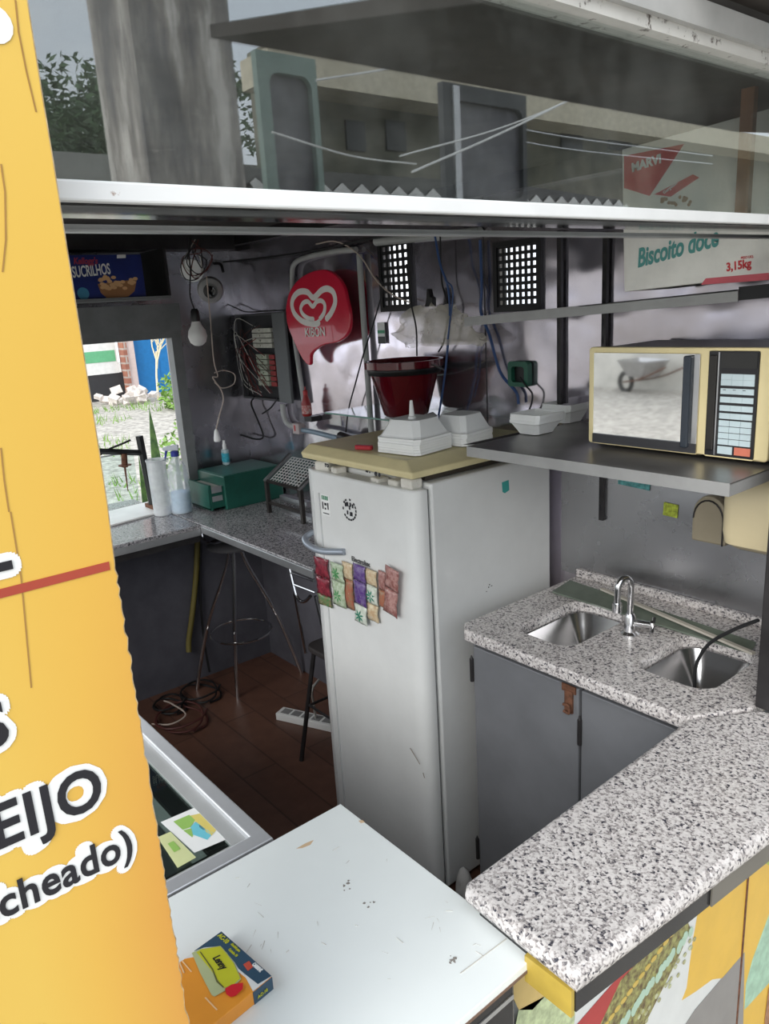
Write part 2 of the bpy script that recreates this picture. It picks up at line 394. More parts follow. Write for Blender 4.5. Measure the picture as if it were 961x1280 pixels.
# serving window above the bar
struct('window_2', MB().box((XE-.004, -.1, 1.945), (XE+.002, 1.62, 2.158)), GLASSW)
struct('trim_7', MB().box((XE-.008, -.15, 1.9305), (XE+.003, 1.7, 1.9465)), PAINTW, bevel=.002)
struct('trim_8', MB().box((XE-.095, -.15, 1.917), (XE-.086, 1.62, 1.924)).box((XE-.086, -.15, 1.917), (XE-.080, 1.62, 1.919)), ALU)
struct('trim_9', MB().box((XE-.088, -.15, 1.929), (XE-.010, 1.62, 1.933)), mat('dark mirror strip', (.10, .10, .10), .12, .9, var=.5, scale=14))
fas = mat('grey fascia paint', (.42, .42, .41), .5, var=.12, dirt=((.15, .13, .12), .3, 9))
struct('trim_10', MB().box((XE-.02, -.2, 2.156), (XE+.02, 2.4, 2.172)), mat('worn white edge', (.62, .61, .58), .5, dirt=((.1, .08, .07), .4, 30)))
struct('trim_11', MB().box((XE-.03, -.2, 2.172), (XE+.03, 2.4, 2.205)), fas)
# corner post between the sink and the bar
struct('trim_12', MB().box((-.662, 1.508, .963), (-.615, 1.56, 2.2)), DARKSTEEL, bevel=.003)
struct('roof', MB().box((XW-.1, -.3, 2.24), (XE+.02, 2.1, 2.27)), fas)
# hatch lid propped open above the customer
HL = [(XE, 2.225), (.62, 2.50)]
b = MB()
for (x0, z0), (x1, z1) in [HL]:
    b.add([Vector(p) for p in ((x0, 1.02, z0), (x1, 1.06, z1), (x1, 3.7, z1), (x0, 3.7, z0), (x0, 1.02, z0+.03), (x1, 1.06, z1+.03), (x1, 3.7, z1+.03), (x0, 3.7, z0+.03))],
          [(0,3,2,1),(4,5,6,7),(0,1,5,4),(1,2,6,5),(2,3,7,6),(3,0,4,7)])
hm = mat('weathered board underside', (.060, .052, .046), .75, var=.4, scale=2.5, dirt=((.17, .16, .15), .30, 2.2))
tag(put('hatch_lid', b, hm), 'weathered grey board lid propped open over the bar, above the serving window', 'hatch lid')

# ================================================================== outdoors
gravel = mat('pale gravel', (.56, .53, .48), .9, var=.35, scale=9, bump=1, bscale=22, col2=(.26, .245, .22))
struct('ground', MB().box((-40, -25, -.4), (60, 40, -.25)), gravel)
b = MB()
for z, h in ((-.25, .5),): b.box((-17, -11.8, -.25), (5, -11.5, 2.2))
struct('wall_street', b, mat('pale concrete', (.62, .60, .55), .85, var=.2, scale=2, dirt=((.3, .28, .25), .35, 1.3)))
# far side seen through the little window
XF = -21.0
def fp(x, y): return at(x, y, 'x', XF)
p0, p1 = fp(60, 395), fp(147, 466)
q0, q1 = fp(147, 420), fp(171, 500)
struct('wall_far', MB().box((XF-.2, p0.y-3, p1.z), (XF, p1.y+.05, 7)), mat('white rendered wall', (.74, .74, .72), .8, var=.08, dirt=((.4, .4, .38), .3, 1)))
g0, g1 = fp(100, 441), fp(147, 451)
struct('trim_13', MB().box((XF, p0.y-3, g1.z), (XF+.01, p1.y, g0.z)), mat('green stripe paint', (.13, .42, .22), .6))
struct('trim_14', MB().box((XF-.2, p0.y-3, -.25), (XF-.02, q0.y, p1.z)), mat('dark garage opening', (.03, .03, .033), .7))
brick = tiles('red brick', (.40, .17, .11), (.33, .13, .09), (.45, .38, .34), 1, .5, .19, .025, .85, 'YZ')
struct('column_far', MB().box((XF-.1, q0.y, -.25), (XF+.25, q1.y-.17, 7)), brick)
struct('trim_15', MB().box((XF-.1, q1.y-.165, -.25), (XF+.2, q1.y+.05, 7)), mat('pink render', (.62, .50, .47), .8))
gt = thing('metal_gate', 'bright blue metal gate beside the brick pillar outside the small window', 'gate', (XF, q1.y+.8, -.25))
b = MB().box((XF-.02, q1.y+.06, -.2), (XF+.02, q1.y+3.4, 6))
put('gate_sheet', b, mat('bright blue paint', (.008, .16, .42), .5, var=.1), gt)
b = MB()
for k in range(6): b.box((XF+.02, q1.y+.1+k*.6, -.2), (XF+.05, q1.y+.16+k*.6, 6))
put('gate_bars', b, mat('bright blue paint', (0, 0, 0)), gt)
# bare shrub in front of the gate
def twigs(b, p, d, L, r, lev, rnd):
    e = p+d*L; b.tube([p, (p+e)/2+Vector((rnd.uniform(-.03, .03),)*3), e], [r, r*.6], 5, smooth=False)
    if lev:
        for k in range(4 if lev > 2 else 3):
            dd = (d+Vector((rnd.uniform(-.6, .6), rnd.uniform(-.9, .9), rnd.uniform(-.2, .7)))).normalized()
            twigs(b, p+d*L*rnd.uniform(.5, 1), dd, L*.62, r*.6, lev-1, rnd)
rn = random.Random(3)
s0 = fp(196, 492)
bs = thing('bare_shrub', 'pale leafless shrub standing before the blue gate', 'shrub', (XF+1.5, s0.y*.93, -.25))
b = MB(); twigs(b, Vector((XF+1.5, s0.y*.93, -.25)), Vector((0, .1, 1)), 1.25, .035, 4, rn)
put('branches', b, mat('pale bark', (.75, .66, .46), .8), bs)
lf1 = mat('fresh green leaf', (.20, .36, .07), .55, var=.3, scale=3); lf2 = mat('mid green leaf', (.10, .22, .05), .55, var=.4, scale=3); lf3 = mat('dark green leaf', (.06, .12, .045), .6, var=.5, scale=.8)
def leafcloud(b, c, rad, n, size, rnd, squash=1):
    for k in range(n):
        d = Vector((rnd.gauss(0, 1), rnd.gauss(0, 1), rnd.gauss(0, 1)))
        d = d.normalized()*rnd.uniform(.35, 1)**.5
        p = c+Vector((d.x*rad, d.y*rad, d.z*rad*squash))
        u = Vector((rnd.uniform(-1, 1), rnd.uniform(-1, 1), rnd.uniform(-.6, .6))).normalized()
        w = u.cross(Vector((rnd.uniform(-1, 1), rnd.uniform(-1, 1), rnd.uniform(-1, 1)))).normalized()
        s = size*rnd.uniform(.6, 1.3)
        b.add([p-u*s, p+w*s*.4, p+u*s, p-w*s*.4], [(0, 1, 2, 3)])
def bush(name, label, c, rad, n, size, m, rnd, cat='bush', group=None, squash=.8):
    t = thing(name, label, cat, (c[0], c[1], -.25), group=group)
    b = MB(); leafcloud(b, Vector(c), rad, n, size, rnd, squash); put('foliage', b, m, t)
    b = MB()
    for k in range(4):
        e = Vector(c)+Vector((rnd.uniform(-.5, .5)*rad, rnd.uniform(-.5, .5)*rad, rad*.3)); b.tube([Vector((c[0], c[1], -.25)), e], [.012, .006], 5)
    put('stem', b, mat('brown stem', (.16, .11, .06), .8), t)
g = at(212, 478, 'x', -17.0)
bush('leafy_bush', 'yellow green bush at the foot of the blue gate', (-17.0, g.y+.5, .1), .8, 700, .09, lf1, rn)
g = at(195, 575, 'x', -4.6)
bush('low_bush', 'low green bush just outside the small window', (-4.9, g.y+.45, .95), .30, 420, .03, lf1, rn)
g = at(130, 600, 'x', -5.2)
bush('weed_clump', 'scrubby green weeds below the small window, behind the black press', (-6.2, g.y-.4, .45), .42, 300, .032, lf2, rn)
g = at(190, 535, 'x', -4.3)
sn = thing('snake_plant', 'upright pointed green snake plant leaf outside the small window', 'plant', (g.x, g.y, -.25))
for k, (dx, dy, h, w) in enumerate(((0, 0, 1.59, .05), (.08, .09, 1.38, .03), (-.06, -.08, 1.32, .028))):
    rows = []
    for i in range(13):
        t_ = i/12; ww = w*(1-t_**4)*(.6+.4*min(1, t_*3)); z = -.25+h*t_
        rows.append([Vector((g.x+dx-.004*math.sin(t_*3), g.y+dy+q*ww, z)) for q in (-1, -.4, .4, 1)])
    put('leaf', MB().grid(rows), mat('banded snake plant leaf', (.14, .25, .07), .45, col2=(.05, .11, .04), scale=22), sn, solid=.006)
# grass between the stones, uncountable
b = MB()
for k in range(5200):
    x = rn.uniform(-19, -5.5); y = rn.uniform(.8, 8)
    if mnoise.noise(Vector((x*.5, y*.5, 0))) < .02: continue
    a = rn.uniform(0, 6.28); h = rn.uniform(.05, .2); u = Vector((math.cos(a), math.sin(a), 0))
    p = Vector((x, y, -.25)); b.add([p-u*.012, p+u*.012, p+u*.05+Vector((0, 0, h))], [(0, 1, 2)])
tag(put('grass', b, lf1), 'scattered grass growing through the pale gravel yard', 'grass', kind='stuff')
rb = MB()
for k in range(26):
    c = fp(150, 492); c = Vector((XF+1.3+rn.uniform(-.6, .7), c.y+rn.uniform(-.9, .3), -.2+rn.uniform(0, .3))); s = rn.uniform(.06, .14)
    M = Matrix.Translation(c) @ Matrix.Rotation(rn.uniform(0, 3), 4, Vector((rn.random(), rn.random(), rn.random())))
    rb.box((-s, -s*.7, -s*.5), (s, s*.7, s*.5), M)
tag(put('rubble', rb, mat('pale rubble', (.68, .62, .58), .9, var=.3)), 'heap of pale rubble at the foot of the brick pillar', 'rubble', kind='stuff')

# street side, met in the glass of the serving window and in the microwave door
def vr(px, py, X):      # the spot a point of the mirrored picture stands at
    p = at(px, py, 'x', 2*XE-X); return Vector((X, p.y, p.z))
conc = streaked('stained concrete post', (.40, .37, .34), (.22, .21, .21), (.72, .69, .64))
a0, a1 = vr(180, 160, 2.6), vr(300, 160, 2.6)
b = MB().box((2.6, a0.y, -.25), (3.1, a1.y, 4.6))
tag(put('concrete_post', b, conc), 'broad stained concrete post mirrored in the upper window glass', 'post')
tr = MB(); tk = MB()
def tree(name, label, c, rad, n, size, m, group):
    t = thing(name, label, 'tree', (c[0], c[1], -.25), group=group)
    b = MB(); rnd = random.Random(int(c[1]*10))
    for k in range(9):
        o = Vector((rnd.uniform(-.6, .6), rnd.uniform(-.6, .6), rnd.uniform(-.5, .6)))*rad
        leafcloud(b, Vector(c)+o, rad*.55, n//9, size, rnd, .8)
    put('crown', b, m, t)
    put('trunk', MB().tube([Vector((c[0], c[1], -.25)), Vector((c[0]+.1, c[1], c[2]*.6)), Vector(c)], [.2, .08], 8), mat('brown bark', (.14, .10, .07), .9), t)
for k, (px, py, X, rad) in enumerate(((78, 178, 14, 1.7), (122, 160, 21, 2.3), (168, 145, 29, 3.4), (225, 140, 38, 4.2), (20, 190, 52, 4.4))):
    c = vr(px, py, X); c.z -= rad*.25
    tree('street_tree', ['low dark green tree second from the board edge in the window reflection', 'dark green tree in the middle of the reflected row left of the concrete post', 'tallest dark green tree beside the concrete post in the reflection', 'dark green tree standing behind the concrete post in the reflection', 'dark green tree mirrored at the edge of the yellow board'][k], c, rad, 3600, .06*rad, lf3, 'trees across the street')
# low wall and lean-to across the street
c0, c1 = vr(60, 188, 9), vr(300, 188, 9)
struct('wall_across', MB().box((9, c0.y-4, -.25), (9.3, c1.y+1, c0.z)), mat('grey street wall', (.36, .36, .33), .9, var=.2, scale=1))
c0, c1 = vr(330, 90, 8.5), vr(960, 150, 8.5)
hz = thing('street_house', 'low cream house across the street mirrored in the upper window glass', 'house', (8.7, (c0.y+c1.y)/2, -.25))
put('wall', MB().box((8.5, c0.y, -.25), (8.9, c1.y+3, vr(600, 106, 8.5).z)), mat('dingy house wall', (.22, .21, .16), .85, col2=(.05, .06, .045), scale=.9), hz)
wm = mat('dark window', (.03, .035, .035), .2)
for px in (430, 480, 560, 700, 760):
    w0, w1 = vr(px, 150, 8.5), vr(px+26, 190, 8.5)
    put('window_frame', MB().box((8.46, w0.y, w1.z), (8.5, w1.y, w0.z)), wm, hz)
ev0, ev1 = vr(600, 106, 7.9).z, vr(600, 138, 7.9).z
put('eave', MB().box((7.9, c0.y-.3, ev1), (8.6, c1.y+3.3, ev0)), mat('cream roof edge', (.62, .57, .44), .8, var=.15), hz)
# corrugated lean-to roof edge
e0, e1 = vr(310, 232, 5.5), vr(780, 262, 5.5)
rows = []
N = 24*4
for xx, zz in ((5.5, e0.z+.02), (7.4, e0.z+.5)):
    rows.append([Vector((xx, e0.y+(e1.y-e0.y)*j/N, zz+.045*math.sin(j/4*2*PI))) for j in range(N+1)])
lt = thing('lean_to', 'corrugated lean-to roof mirrored low in the upper window glass', 'roof', (6.4, (e0.y+e1.y)/2, -.25))
put('roof_sheet', MB().grid(rows), mat('dark fibre cement', (.05, .052, .05), .85, var=.3), lt, solid=.012)
zb2 = e0.z+.02-.05
put('lit_edge_teeth', MB().grid([[Vector((5.46, p.y, p.z)) for p in rows[0]], [Vector((5.46, p.y+.04, zb2-.005)) for p in rows[0]]]), mat('lit roof edge', (.72, .72, .70), .7), lt, solid=.006)  # light on the corrugation ends, put into a pale row of teeth
put('back_wall', MB().box((7.2, e0.y, -.25), (7.4, e1.y, e0.z+.3)), mat('dark lean-to wall', (.06, .06, .06), .8), lt)
for k in range(3):
    y = e0.y+(e1.y-e0.y)*(k+.1)/2.3
    put('post', MB().box((5.6, y, -.25), (5.7, y+.1, e0.z-.02)), DARKSTEEL, lt)
# two upright panels with rounded windows
for k, (x0, x1, yt) in enumerate(((322, 395, 70), (552, 655, 112))):
    a, c = vr(x0, yt+60, 3.6), vr(x1, yt+60, 3.6); zt = vr((x0+x1)/2, yt, 3.6).z; zb = vr((x0+x1)/2, 255, 3.6).z
    t = thing('upright_panel', ['greenish metal panel with round-cornered opening beside the concrete post in the glass', 'black metal panel with a painted pale reflection stripe mirrored in the glass over the dark bucket'][k], 'panel', (3.6, (a.y+c.y)/2, -.25), group='panels across from the serving window')
    m = shape2d(rect(a.y, -.25, c.y, zt), [rrect(a.y+.09, zb+.05, c.y-.05, zt-.12, .08)], -.03, .03, SIDE((3.6, 0, 0)))
    put('panel_frame', m, mat('grey green metal', (.22, .30, .27), .4) if k == 0 else mat('blackish metal', (.04, .045, .05), .4), t)
    put('panel_sheet', MB().box((3.62, a.y+.05, zb-.5), (3.64, c.y-.02, zt-.08)), mat('dark grey sheet', (.10, .10, .115), .4, var=.25), t)
    if k: put('strip', MB().box((3.55, a.y+.10, zb), (3.57, a.y+.17, zt-.02)), ALU, t)  # white reflection on the panel, built as a pale bar
# street wires
for k, (q, X) in enumerate((([(395, 100), (500, 83), (625, 55)], 3.2), ([(515, 215), (640, 160), (778, 92)], 3.2), ([(500, 195), (640, 155), (775, 97)], 3.3), ([(340, 165), (440, 195), (520, 205)], 3.4), ([(120, 0), (126, 60), (128, 95)], 9), ([(129, 0), (134, 50), (131, 95)], 9.4), ([(560, 140), (700, 170), (890, 195)], 7), ([(560, 155), (700, 185), (890, 205)], 7))):
    tag(put('street_wire', MB().tube([vr(x, y, X) for x, y in q], (.008, .009, .007, .007)[k] if k < 4 else .012, 5), WHITEP if k < 4 else (INK if k < 6 else ALU)), ['pale wire mirrored in the glass, running above the green panel', 'longest pale wire crossing the glass over the bucket', 'thinner pale wire just above the longest one in the glass', 'short pale wire mirrored across the green panel', 'dark wire hanging before the sky, nearer the board', 'dark wire hanging before the sky, nearer the concrete post', 'upper grey wire mirrored across the printed carton', 'lower grey wire mirrored across the printed carton'][k], 'wire', 'street wires in the reflection')
# wheelbarrow by the pale wall
wb = thing('wheelbarrow', 'grey wheelbarrow by the pale wall, mirrored in the microwave door', 'wheelbarrow', (-8.9, -10.9, -.25))
M = Matrix.Translation((-8.9, -10.9, -.25)) @ Matrix.Rotation(PI+.3, 4, 'Z')
put('tray', MB().loft([ring3(rrect(-.25, -.2, .3, .2, .06), .35, M), ring3(rrect(-.42, -.33, .5, .33, .08), .68, M)], (True, False)), BRUSH, wb, solid=.006)
wl = MB(); tor = [Vector((.55+.19*math.cos(a*PI/12), 0, .2+.19*math.sin(a*PI/12))) for a in range(25)]
put('wheel', wl.tube([M @ p for p in tor], .05, 8, False), BLACK, wb)
for s in (-1, 1): put('handle', MB().tube([M @ Vector(p) for p in ((.55, s*.06, .2), (-.2, s*.25, .33), (-.95, s*.3, .6))], .018), RUST, wb)

# ================================================================== worktops
def slab(name, poly, holes, z0, z1, m, edge=.008):
    return put(name, shape2d(poly, holes, z0, z1, None, edge), m)
B1 = [(-1.305, 1.475), (-1.125, 1.765)]; B2 = [(-.955, 1.505), (-.765, 1.765)]
holes = [rrect(B1[0][0], B1[0][1], B1[1][0], B1[1][1], .05), rrect(B2[0][0], B2[0][1], B2[1][0], B2[1][1], .05)]
sk = thing('sink_worktop', 'speckled grey granite sink worktop with two steel bowls, against the metal back wall', 'sink', (-1.05, 1.65, .93))
put('slab', shape2d([(-1.40, 1.375), (-.742, 1.375), (-.664, 1.505), (-.664, 1.925), (-1.435, 1.925), (-1.435, 1.41)], holes, .926, .96, None, .007), GRAN, sk)
put('upstand', MB().box((-1.43, 1.912, .96), (-.70, 1.929, .985)), GRAN, sk, bevel=.003)
for (x0, y0), (x1, y1) in (B1, B2):
    rings = []
    for i, (ins, z, r) in enumerate(((-.006, .9265, .05), (.0, .925, .05), (.018, .895, .045), (.04, .862, .03), (.062, .838, .015), (.086, .824, .002))):
        rings.append(ring3(rrect(x0+ins, y0+ins, x1-ins, y1-ins, max(.004, r)), z))
    bw = put('bowl', MB().loft(rings, (False, True)), mat('bowl steel', (.66, .66, .67), .2, 1, var=.06), sk, smooth=True)
    cx, cy = (x0+x1)/2, (y0+y1)/2
    put('drain', MB().lathe([(.0, .829), (.010, .829), (.018, .827), (.021, .825)], Matrix.Translation((cx, cy, 0)), 20), STEEL, bw, smooth=True)
bar = put('bar_counter', shape2d([(-.502, .68), (-.462, 1.13), (-.425, 1.56), (-.655, 1.51), (-.738, 1.37), (-.728, .700), (-.718, .688)], [], .928, .962, None, .013), GRAN, smooth=True)
tag(bar, 'pale speckled granite bar slab jutting out over the printed front panel', 'counter')
sup = thing('bar_support', 'yellow ended black metal beam under the granite bar slab', 'beam', (-.55, 1.1, .885))
b = MB().add([Vector(p) for p in ((-.70, .70, .886), (-.512, .692, .886), (-.475, 1.13, .886), (-.44, 1.55, .886), (-.66, 1.55, .886))] + [Vector(p) for p in ((-.70, .70, .926), (-.512, .692, .926), (-.475, 1.13, .926), (-.44, 1.55, .926), (-.66, 1.55, .926))],
    [(4, 3, 2, 1, 0), (5, 6, 7, 8, 9), (1, 2, 7, 6), (2, 3, 8, 7), (3, 4, 9, 8), (4, 0, 5, 9), (0, 1, 6, 5)])
put('beam', b, mat('glossy black metal', (.02, .02, .022), .18), sup)
put('end_plate', MB().box((-.596, .684, .880), (-.514, .691, .926)), mat('gold yellow paint', (.46, .33, .06), .4, var=.2), sup)
put('strip', MB().box((0, 0, -.0015), (.55, .039, .0015), frame((-.4835, 1.0, .8865), (.085, 1, 0), (0, 0, 1))), mat('greyish trim strip', (.14, .13, .11), .3), sup, label='grey trim strip on the front of the beam')
# counters of the corner
cw = thing('window_counter', 'dark granite counter below the small window, metal edged', 'counter', (-3.27, .7, .90))
put('slab', shape2d([(XW+.003, -.1), (-3.045, -.1), (-3.045, 1.395), (XW+.003, 1.395), (-3.80, 1.395), (-3.80, .30), (XW+.003, .30)], [], .9255, .95, None, .004), GRAND, cw)
put('edge_strip', MB().box((-3.045, -.1, .905), (-3.037, 1.39, .935)), ALU, cw, bevel=.002)
put('apron', MB().box((-3.075, -.1, .875), (-3.05, 1.39, .924)), DARKSTEEL, cw)
cb = thing('back_counter', 'dark granite counter along the metal back wall beside the fridge', 'counter', (-2.8, 1.67, .90))
put('slab', shape2d([(XW+.003, 1.40), (-2.17, 1.40), (-2.17, YB-.003), (XW+.003, YB-.003)], [], .925, .95, None, .004), GRAND, cb)
put('edge_strip', MB().box((-3.04, 1.392, .915), (-2.17, 1.40, .945)), ALU, cb, bevel=.002)
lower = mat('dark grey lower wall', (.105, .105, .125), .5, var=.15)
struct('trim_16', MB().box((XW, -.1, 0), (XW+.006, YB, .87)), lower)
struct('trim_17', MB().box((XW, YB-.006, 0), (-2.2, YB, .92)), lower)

# cabinet under the sink
cab = thing('sink_cabinet', 'grey painted steel cabinet with two doors below the sink worktop', 'cabinet', (-1.06, 1.67, .0))
CY = 1.435
put('carcass', MB().box((-1.405, CY, .02), (-1.39, 1.915, .924)).box((-.715, CY, .02), (-.70, 1.915, .924)).box((-1.39, 1.90, .02), (-.715, 1.915, .924)).box((-1.39, CY, .02), (-.715, 1.90, .09)).box((-1.39, CY, .90), (-.715, CY+.015, .924)), GREYPAINT, cab)
dz0, dz1 = .10, .895
xl = at(597, 800, 'y', CY).x; xm = at(731, 866, 'y', CY).x
d1 = put('door', MB().box((xl, CY-.02, dz0), (xm-.004, CY-.001, dz1)), GREYPAINT, cab, bevel=.003)
d2 = put('door', MB().box((xm+.004, CY-.02, dz0), (-.715, CY-.001, dz1)), GREYPAINT, cab, bevel=.003)
put('frame_post', MB().box((-1.405, CY-.012, .02), (xl-.006, CY-.001, .91)), GREYPAINT, cab, bevel=.002)
for dd, xx, zs in ((d1, xl-.004, (.82, .22)), (d2, xm+.002, (.78, .25))):
    for z in zs: put('hinge', MB().lathe([(.006, z-.035), (.006, z+.035)], Matrix.Translation((xx, CY-.023, 0)), 10).lathe([(.0045, z+.035), (.002, z+.045)], Matrix.Translation((xx, CY-.023, 0)), 10), DARKSTEEL, dd, smooth=True)
lp = at(712, 865, 'y', CY-.02)
b = MB().box((lp.x-.012, CY-.026, lp.z-.055), (lp.x+.012, CY-.0205, lp.z+.005)).box((lp.x-.022, CY-.024, lp.z-.0), (lp.x+.02, CY-.0205, lp.z+.02)).tube([(lp.x-.008, CY-.034, lp.z-.05), (lp.x+.008, CY-.034, lp.z-.05), (lp.x+.008, CY-.036, lp.z-.03), (lp.x-.008, CY-.036, lp.z-.03)], .004)
put('latch', b, RUST, d1, label='rusty latch')
# tap
tp = at(787, 793, 'z', .96)
tap = thing('tap', 'chrome swan neck tap standing between the two sink bowls', 'tap', tp)
M = Matrix.Translation(tp)
put('base', MB().lathe([(.024, 0), (.024, .005), (.016, .011), (.014, .052), (.010, .060)], M, 24), STEEL, tap, smooth=True)
hd = Vector((-.25, -.97, 0)).normalized()
pts = [tp+Vector((0, 0, z)) for z in (.05, .08, .11, .135)]
R_ = .022
for k in range(1, 9):
    a = PI*k/8; pts.append(tp+hd*(R_-R_*math.cos(a))+Vector((0, 0, .135+R_*math.sin(a)*1.2)))
pts.append(tp+hd*(2*R_+.001)+Vector((0, 0, .095)))
put('spout', MB().tube(pts, .0085, 14), STEEL, tap, smooth=True)
e = tp+hd*(2*R_+.001)+Vector((0, 0, .095))
put('aerator', MB().lathe([(.0125, -.02), (.0125, .004)], Matrix.Translation(e), 16), STEEL, tap, smooth=True)
sd = Vector((.93, .36, 0))
v0 = tp+Vector((0, 0, .035))
hv = put('valve', MB().tube([v0, v0+sd*.055], .009, 12, False), STEEL, tap, smooth=True)
b = MB()
for k in range(4):
    a = PI/4+k*PI/2; q = v0+sd*.058
    u = sd.cross(Vector((0, 0, 1))).normalized()
    b.tube([q, q+(u*math.cos(a)+Vector((0, 0, 1))*math.sin(a))*.022], .0045, 8)
put('cross_handle', b, STEEL, tap, smooth=True)
# glass strip and stick lying along the back of the sink
def lean(q, a=0): return at(*q, 'z', .962)
g0, g1, g2, g3 = at(690, 741, 'z', .964), at(712, 727, 'z', .975), at(945, 805, 'z', .975), at(938, 818, 'z', .964)
n_ = (g1-g0).cross(g3-g0).normalized()*.004
b = MB().add([g0, g1, g2, g3, g0+Vector((0, 0, .005)), g1+Vector((0, 0, .005)), g2+Vector((0, 0, .005)), g3+Vector((0, 0, .005))], [(0,1,2,3),(7,6,5,4),(0,4,5,1),(1,5,6,2),(2,6,7,3),(3,7,4,0)])
tag(put('glass_strip', b, mat('dull green glass', (.13, .155, .125), .22, var=.2)), 'dusty greenish glass strip lying along the back of the sink worktop', 'glass strip')
s0, s1 = at(752, 736, 'z', .985), at(942, 817, 'z', .985)
d_ = (s1-s0).normalized(); M = frame(s0, d_, d_.cross(Vector((0, 0, -1))))
tag(put('flat_stick', MB().box((0, -.006, -.003), ((s1-s0).length, .006, .003), M), mat('greyish wood', (.45, .42, .36), .7)), 'long pale flat stick lying on the green glass strip behind the tap', 'stick')
hs = [at(948, 775, 'y', 1.66), at(915, 788, 'y', 1.65), at(885, 806, 'y', 1.645), at(870, 832, 'y', 1.64), at(868, 862, 'y', 1.63)]
tag(put('hose', MB().tube(hs, .0045, 8), RUBBER, smooth=True), 'thin black hose curving down into the sink bowl by the post', 'hose')

# ================================================================== fridge
FX0, FX1, FY0, FY1, FZ = -2.068, -1.524, 1.325, 1.905, 1.352
fr = thing('refrigerator', 'tall white single door fridge with a loose cream top', 'refrigerator', ((FX0+FX1)/2, 1.65, 0))
put('body', MB().box((FX0+.004, FY0+.062, .02), (FX1, FY1, FZ+.002)), ENAMEL, fr, bevel=.008)
for x in (FX0+.06, FX1-.06):
    for y in (FY0+.12, FY1-.06): put('foot', MB().lathe([(.022, 0), (.018, .02)], Matrix.Translation((x, y, 0)), 12), BLACK, fr)
outl = [(FX0+.006, FY0+.054), (FX0+.004, FY0+.025), (FX0+.02, FY0+.008), (FX0+.05, FY0+.001)]
N = 10
for k in range(N+1):
    x = FX0+.06+(FX1-FX0-.14)*k/N; outl.append((x, FY0-.004*math.sin(PI*k/N)))
outl += [(FX1-.05, FY0+.001), (FX1-.020, FY0+.006), (FX1-.006, FY0+.018), (FX1-.001, FY0+.034), (FX1-.001, FY0+.053)]
door = put('door', MB().prism(outl, .02, FZ-.010), ENAMEL, fr, smooth=True, bevel=.006)
put('gasket', MB().box((FX0+.01, FY0+.0545, .03), (FX1-.012, FY0+.0615, FZ-.016)), mat('grey gasket', (.06, .065, .07), .6), door)
put('door_groove', MB().box((FX0+.083, FY0-.0052, .09), (FX0+.088, FY0-.001, FZ-.08)).box((FX0+.045, FY0+.0005, .09), (FX0+.048, FY0+.004, FZ-.08)), mat('shaded enamel groove', (.60, .61, .61), .35), door)
# handle
h0, h1 = at(383, 673, 'y', FY0-.02), at(430, 690, 'y', FY0-.01)
pts = [Vector((FX0-.004, FY0+.02, h0.z+.008)), Vector((FX0+.005, FY0-.018, h0.z-.002)), Vector((FX0+.05, FY0-.036, h0.z-.012)), Vector((FX0+.12, FY0-.034, h0.z-.018)), Vector((h1.x, FY0-.008, h1.z))]
put('handle', MB().tube(pts, .0105, 12), mat('grey metallic plastic', (.36, .40, .46), .3, .4), door, smooth=True, label='grey curved handle')
lg = at(440, 699, 'y', FY0-.004); le = at(474, 708, 'y', FY0-.004)
letters('lettering', 'Electrolux', .022, frame(lg+Vector((0, -.001, -.004)), (1, 0, 0), (0, 0, 1)), mat('grey badge', (.10, .10, .10), .4), door, .0006, .0005)
# round stamp and small stickers
sc = at(437, 637, 'y', FY0-.004); M = FRONT(sc+Vector((0, -.0005, 0)))
rn = random.Random(5); pol = []
for k in range(18):
    a = 2*PI*k/18
    if rn.random() < .8: pol.append([(.034*math.cos(a+u)*r, .034*math.sin(a+u)*r) for u, r in ((-.13, .86), (.13, .86), (.12, 1.03), (-.12, 1.03))])
for k in range(11):
    x, y = rn.uniform(-.018, .018), rn.uniform(-.018, .018); pol.append(rect(x-.003, y-.006, x+.003, y+.006))
decal('stamp', pol, M, INK, door)
sc = at(408, 633, 'y', FY0); M = FRONT(sc+Vector((0, -.0022, 0)))
decal('sticker', [rect(-.022, -.03, .022, .04)], M, WHITEPRINT, door)
decal('print', [rect(-.018+.009*k, .022, -.012+.009*k, .035) for k in range(4)], M, mat('green ink', (.05, .22, .12), .5), door, lift=.0009)
decal('print', [rect(-.018, -.01, -.012, .014), rect(-.006, -.01, .002, -.004), rect(-.006, .004, .006, .012), rect(.010, -.008, .016, .014), rect(-.016, -.024, .016, -.021)], M, INK, door, lift=.0009)
# scratches on the door and the side
decal('scratch', [[(0, 0), (.004, .0015), (.045, -.035), (.043, -.037)], [(.055, -.06), (.058, -.058), (.064, -.075), (.06, -.074)]], FRONT(at(514, 934, 'y', FY0+.001)+Vector((0, -.006, 0))), mat('scratch brown', (.30, .25, .2), .7), door)
decal('sticker', [[(0, 0), (.03, .002), (.032, -.03), (.012, -.036), (.002, -.03)]], SIDE(at(627, 603, 'x', FX1)+Vector((.0004, 0, 0))), mat('teal sticker', (.05, .36, .33), .5), fr, label='teal sticker on the side')
decal('scratch', [rect(0, 0, .004, .004), rect(.012, .002, .018, .004), rect(.004, .008, .008, .011), rect(-.01, -.01, -.006, -.008)], SIDE(at(610, 735, 'x', FX1)+Vector((.0002, 0, 0))), INK, fr)
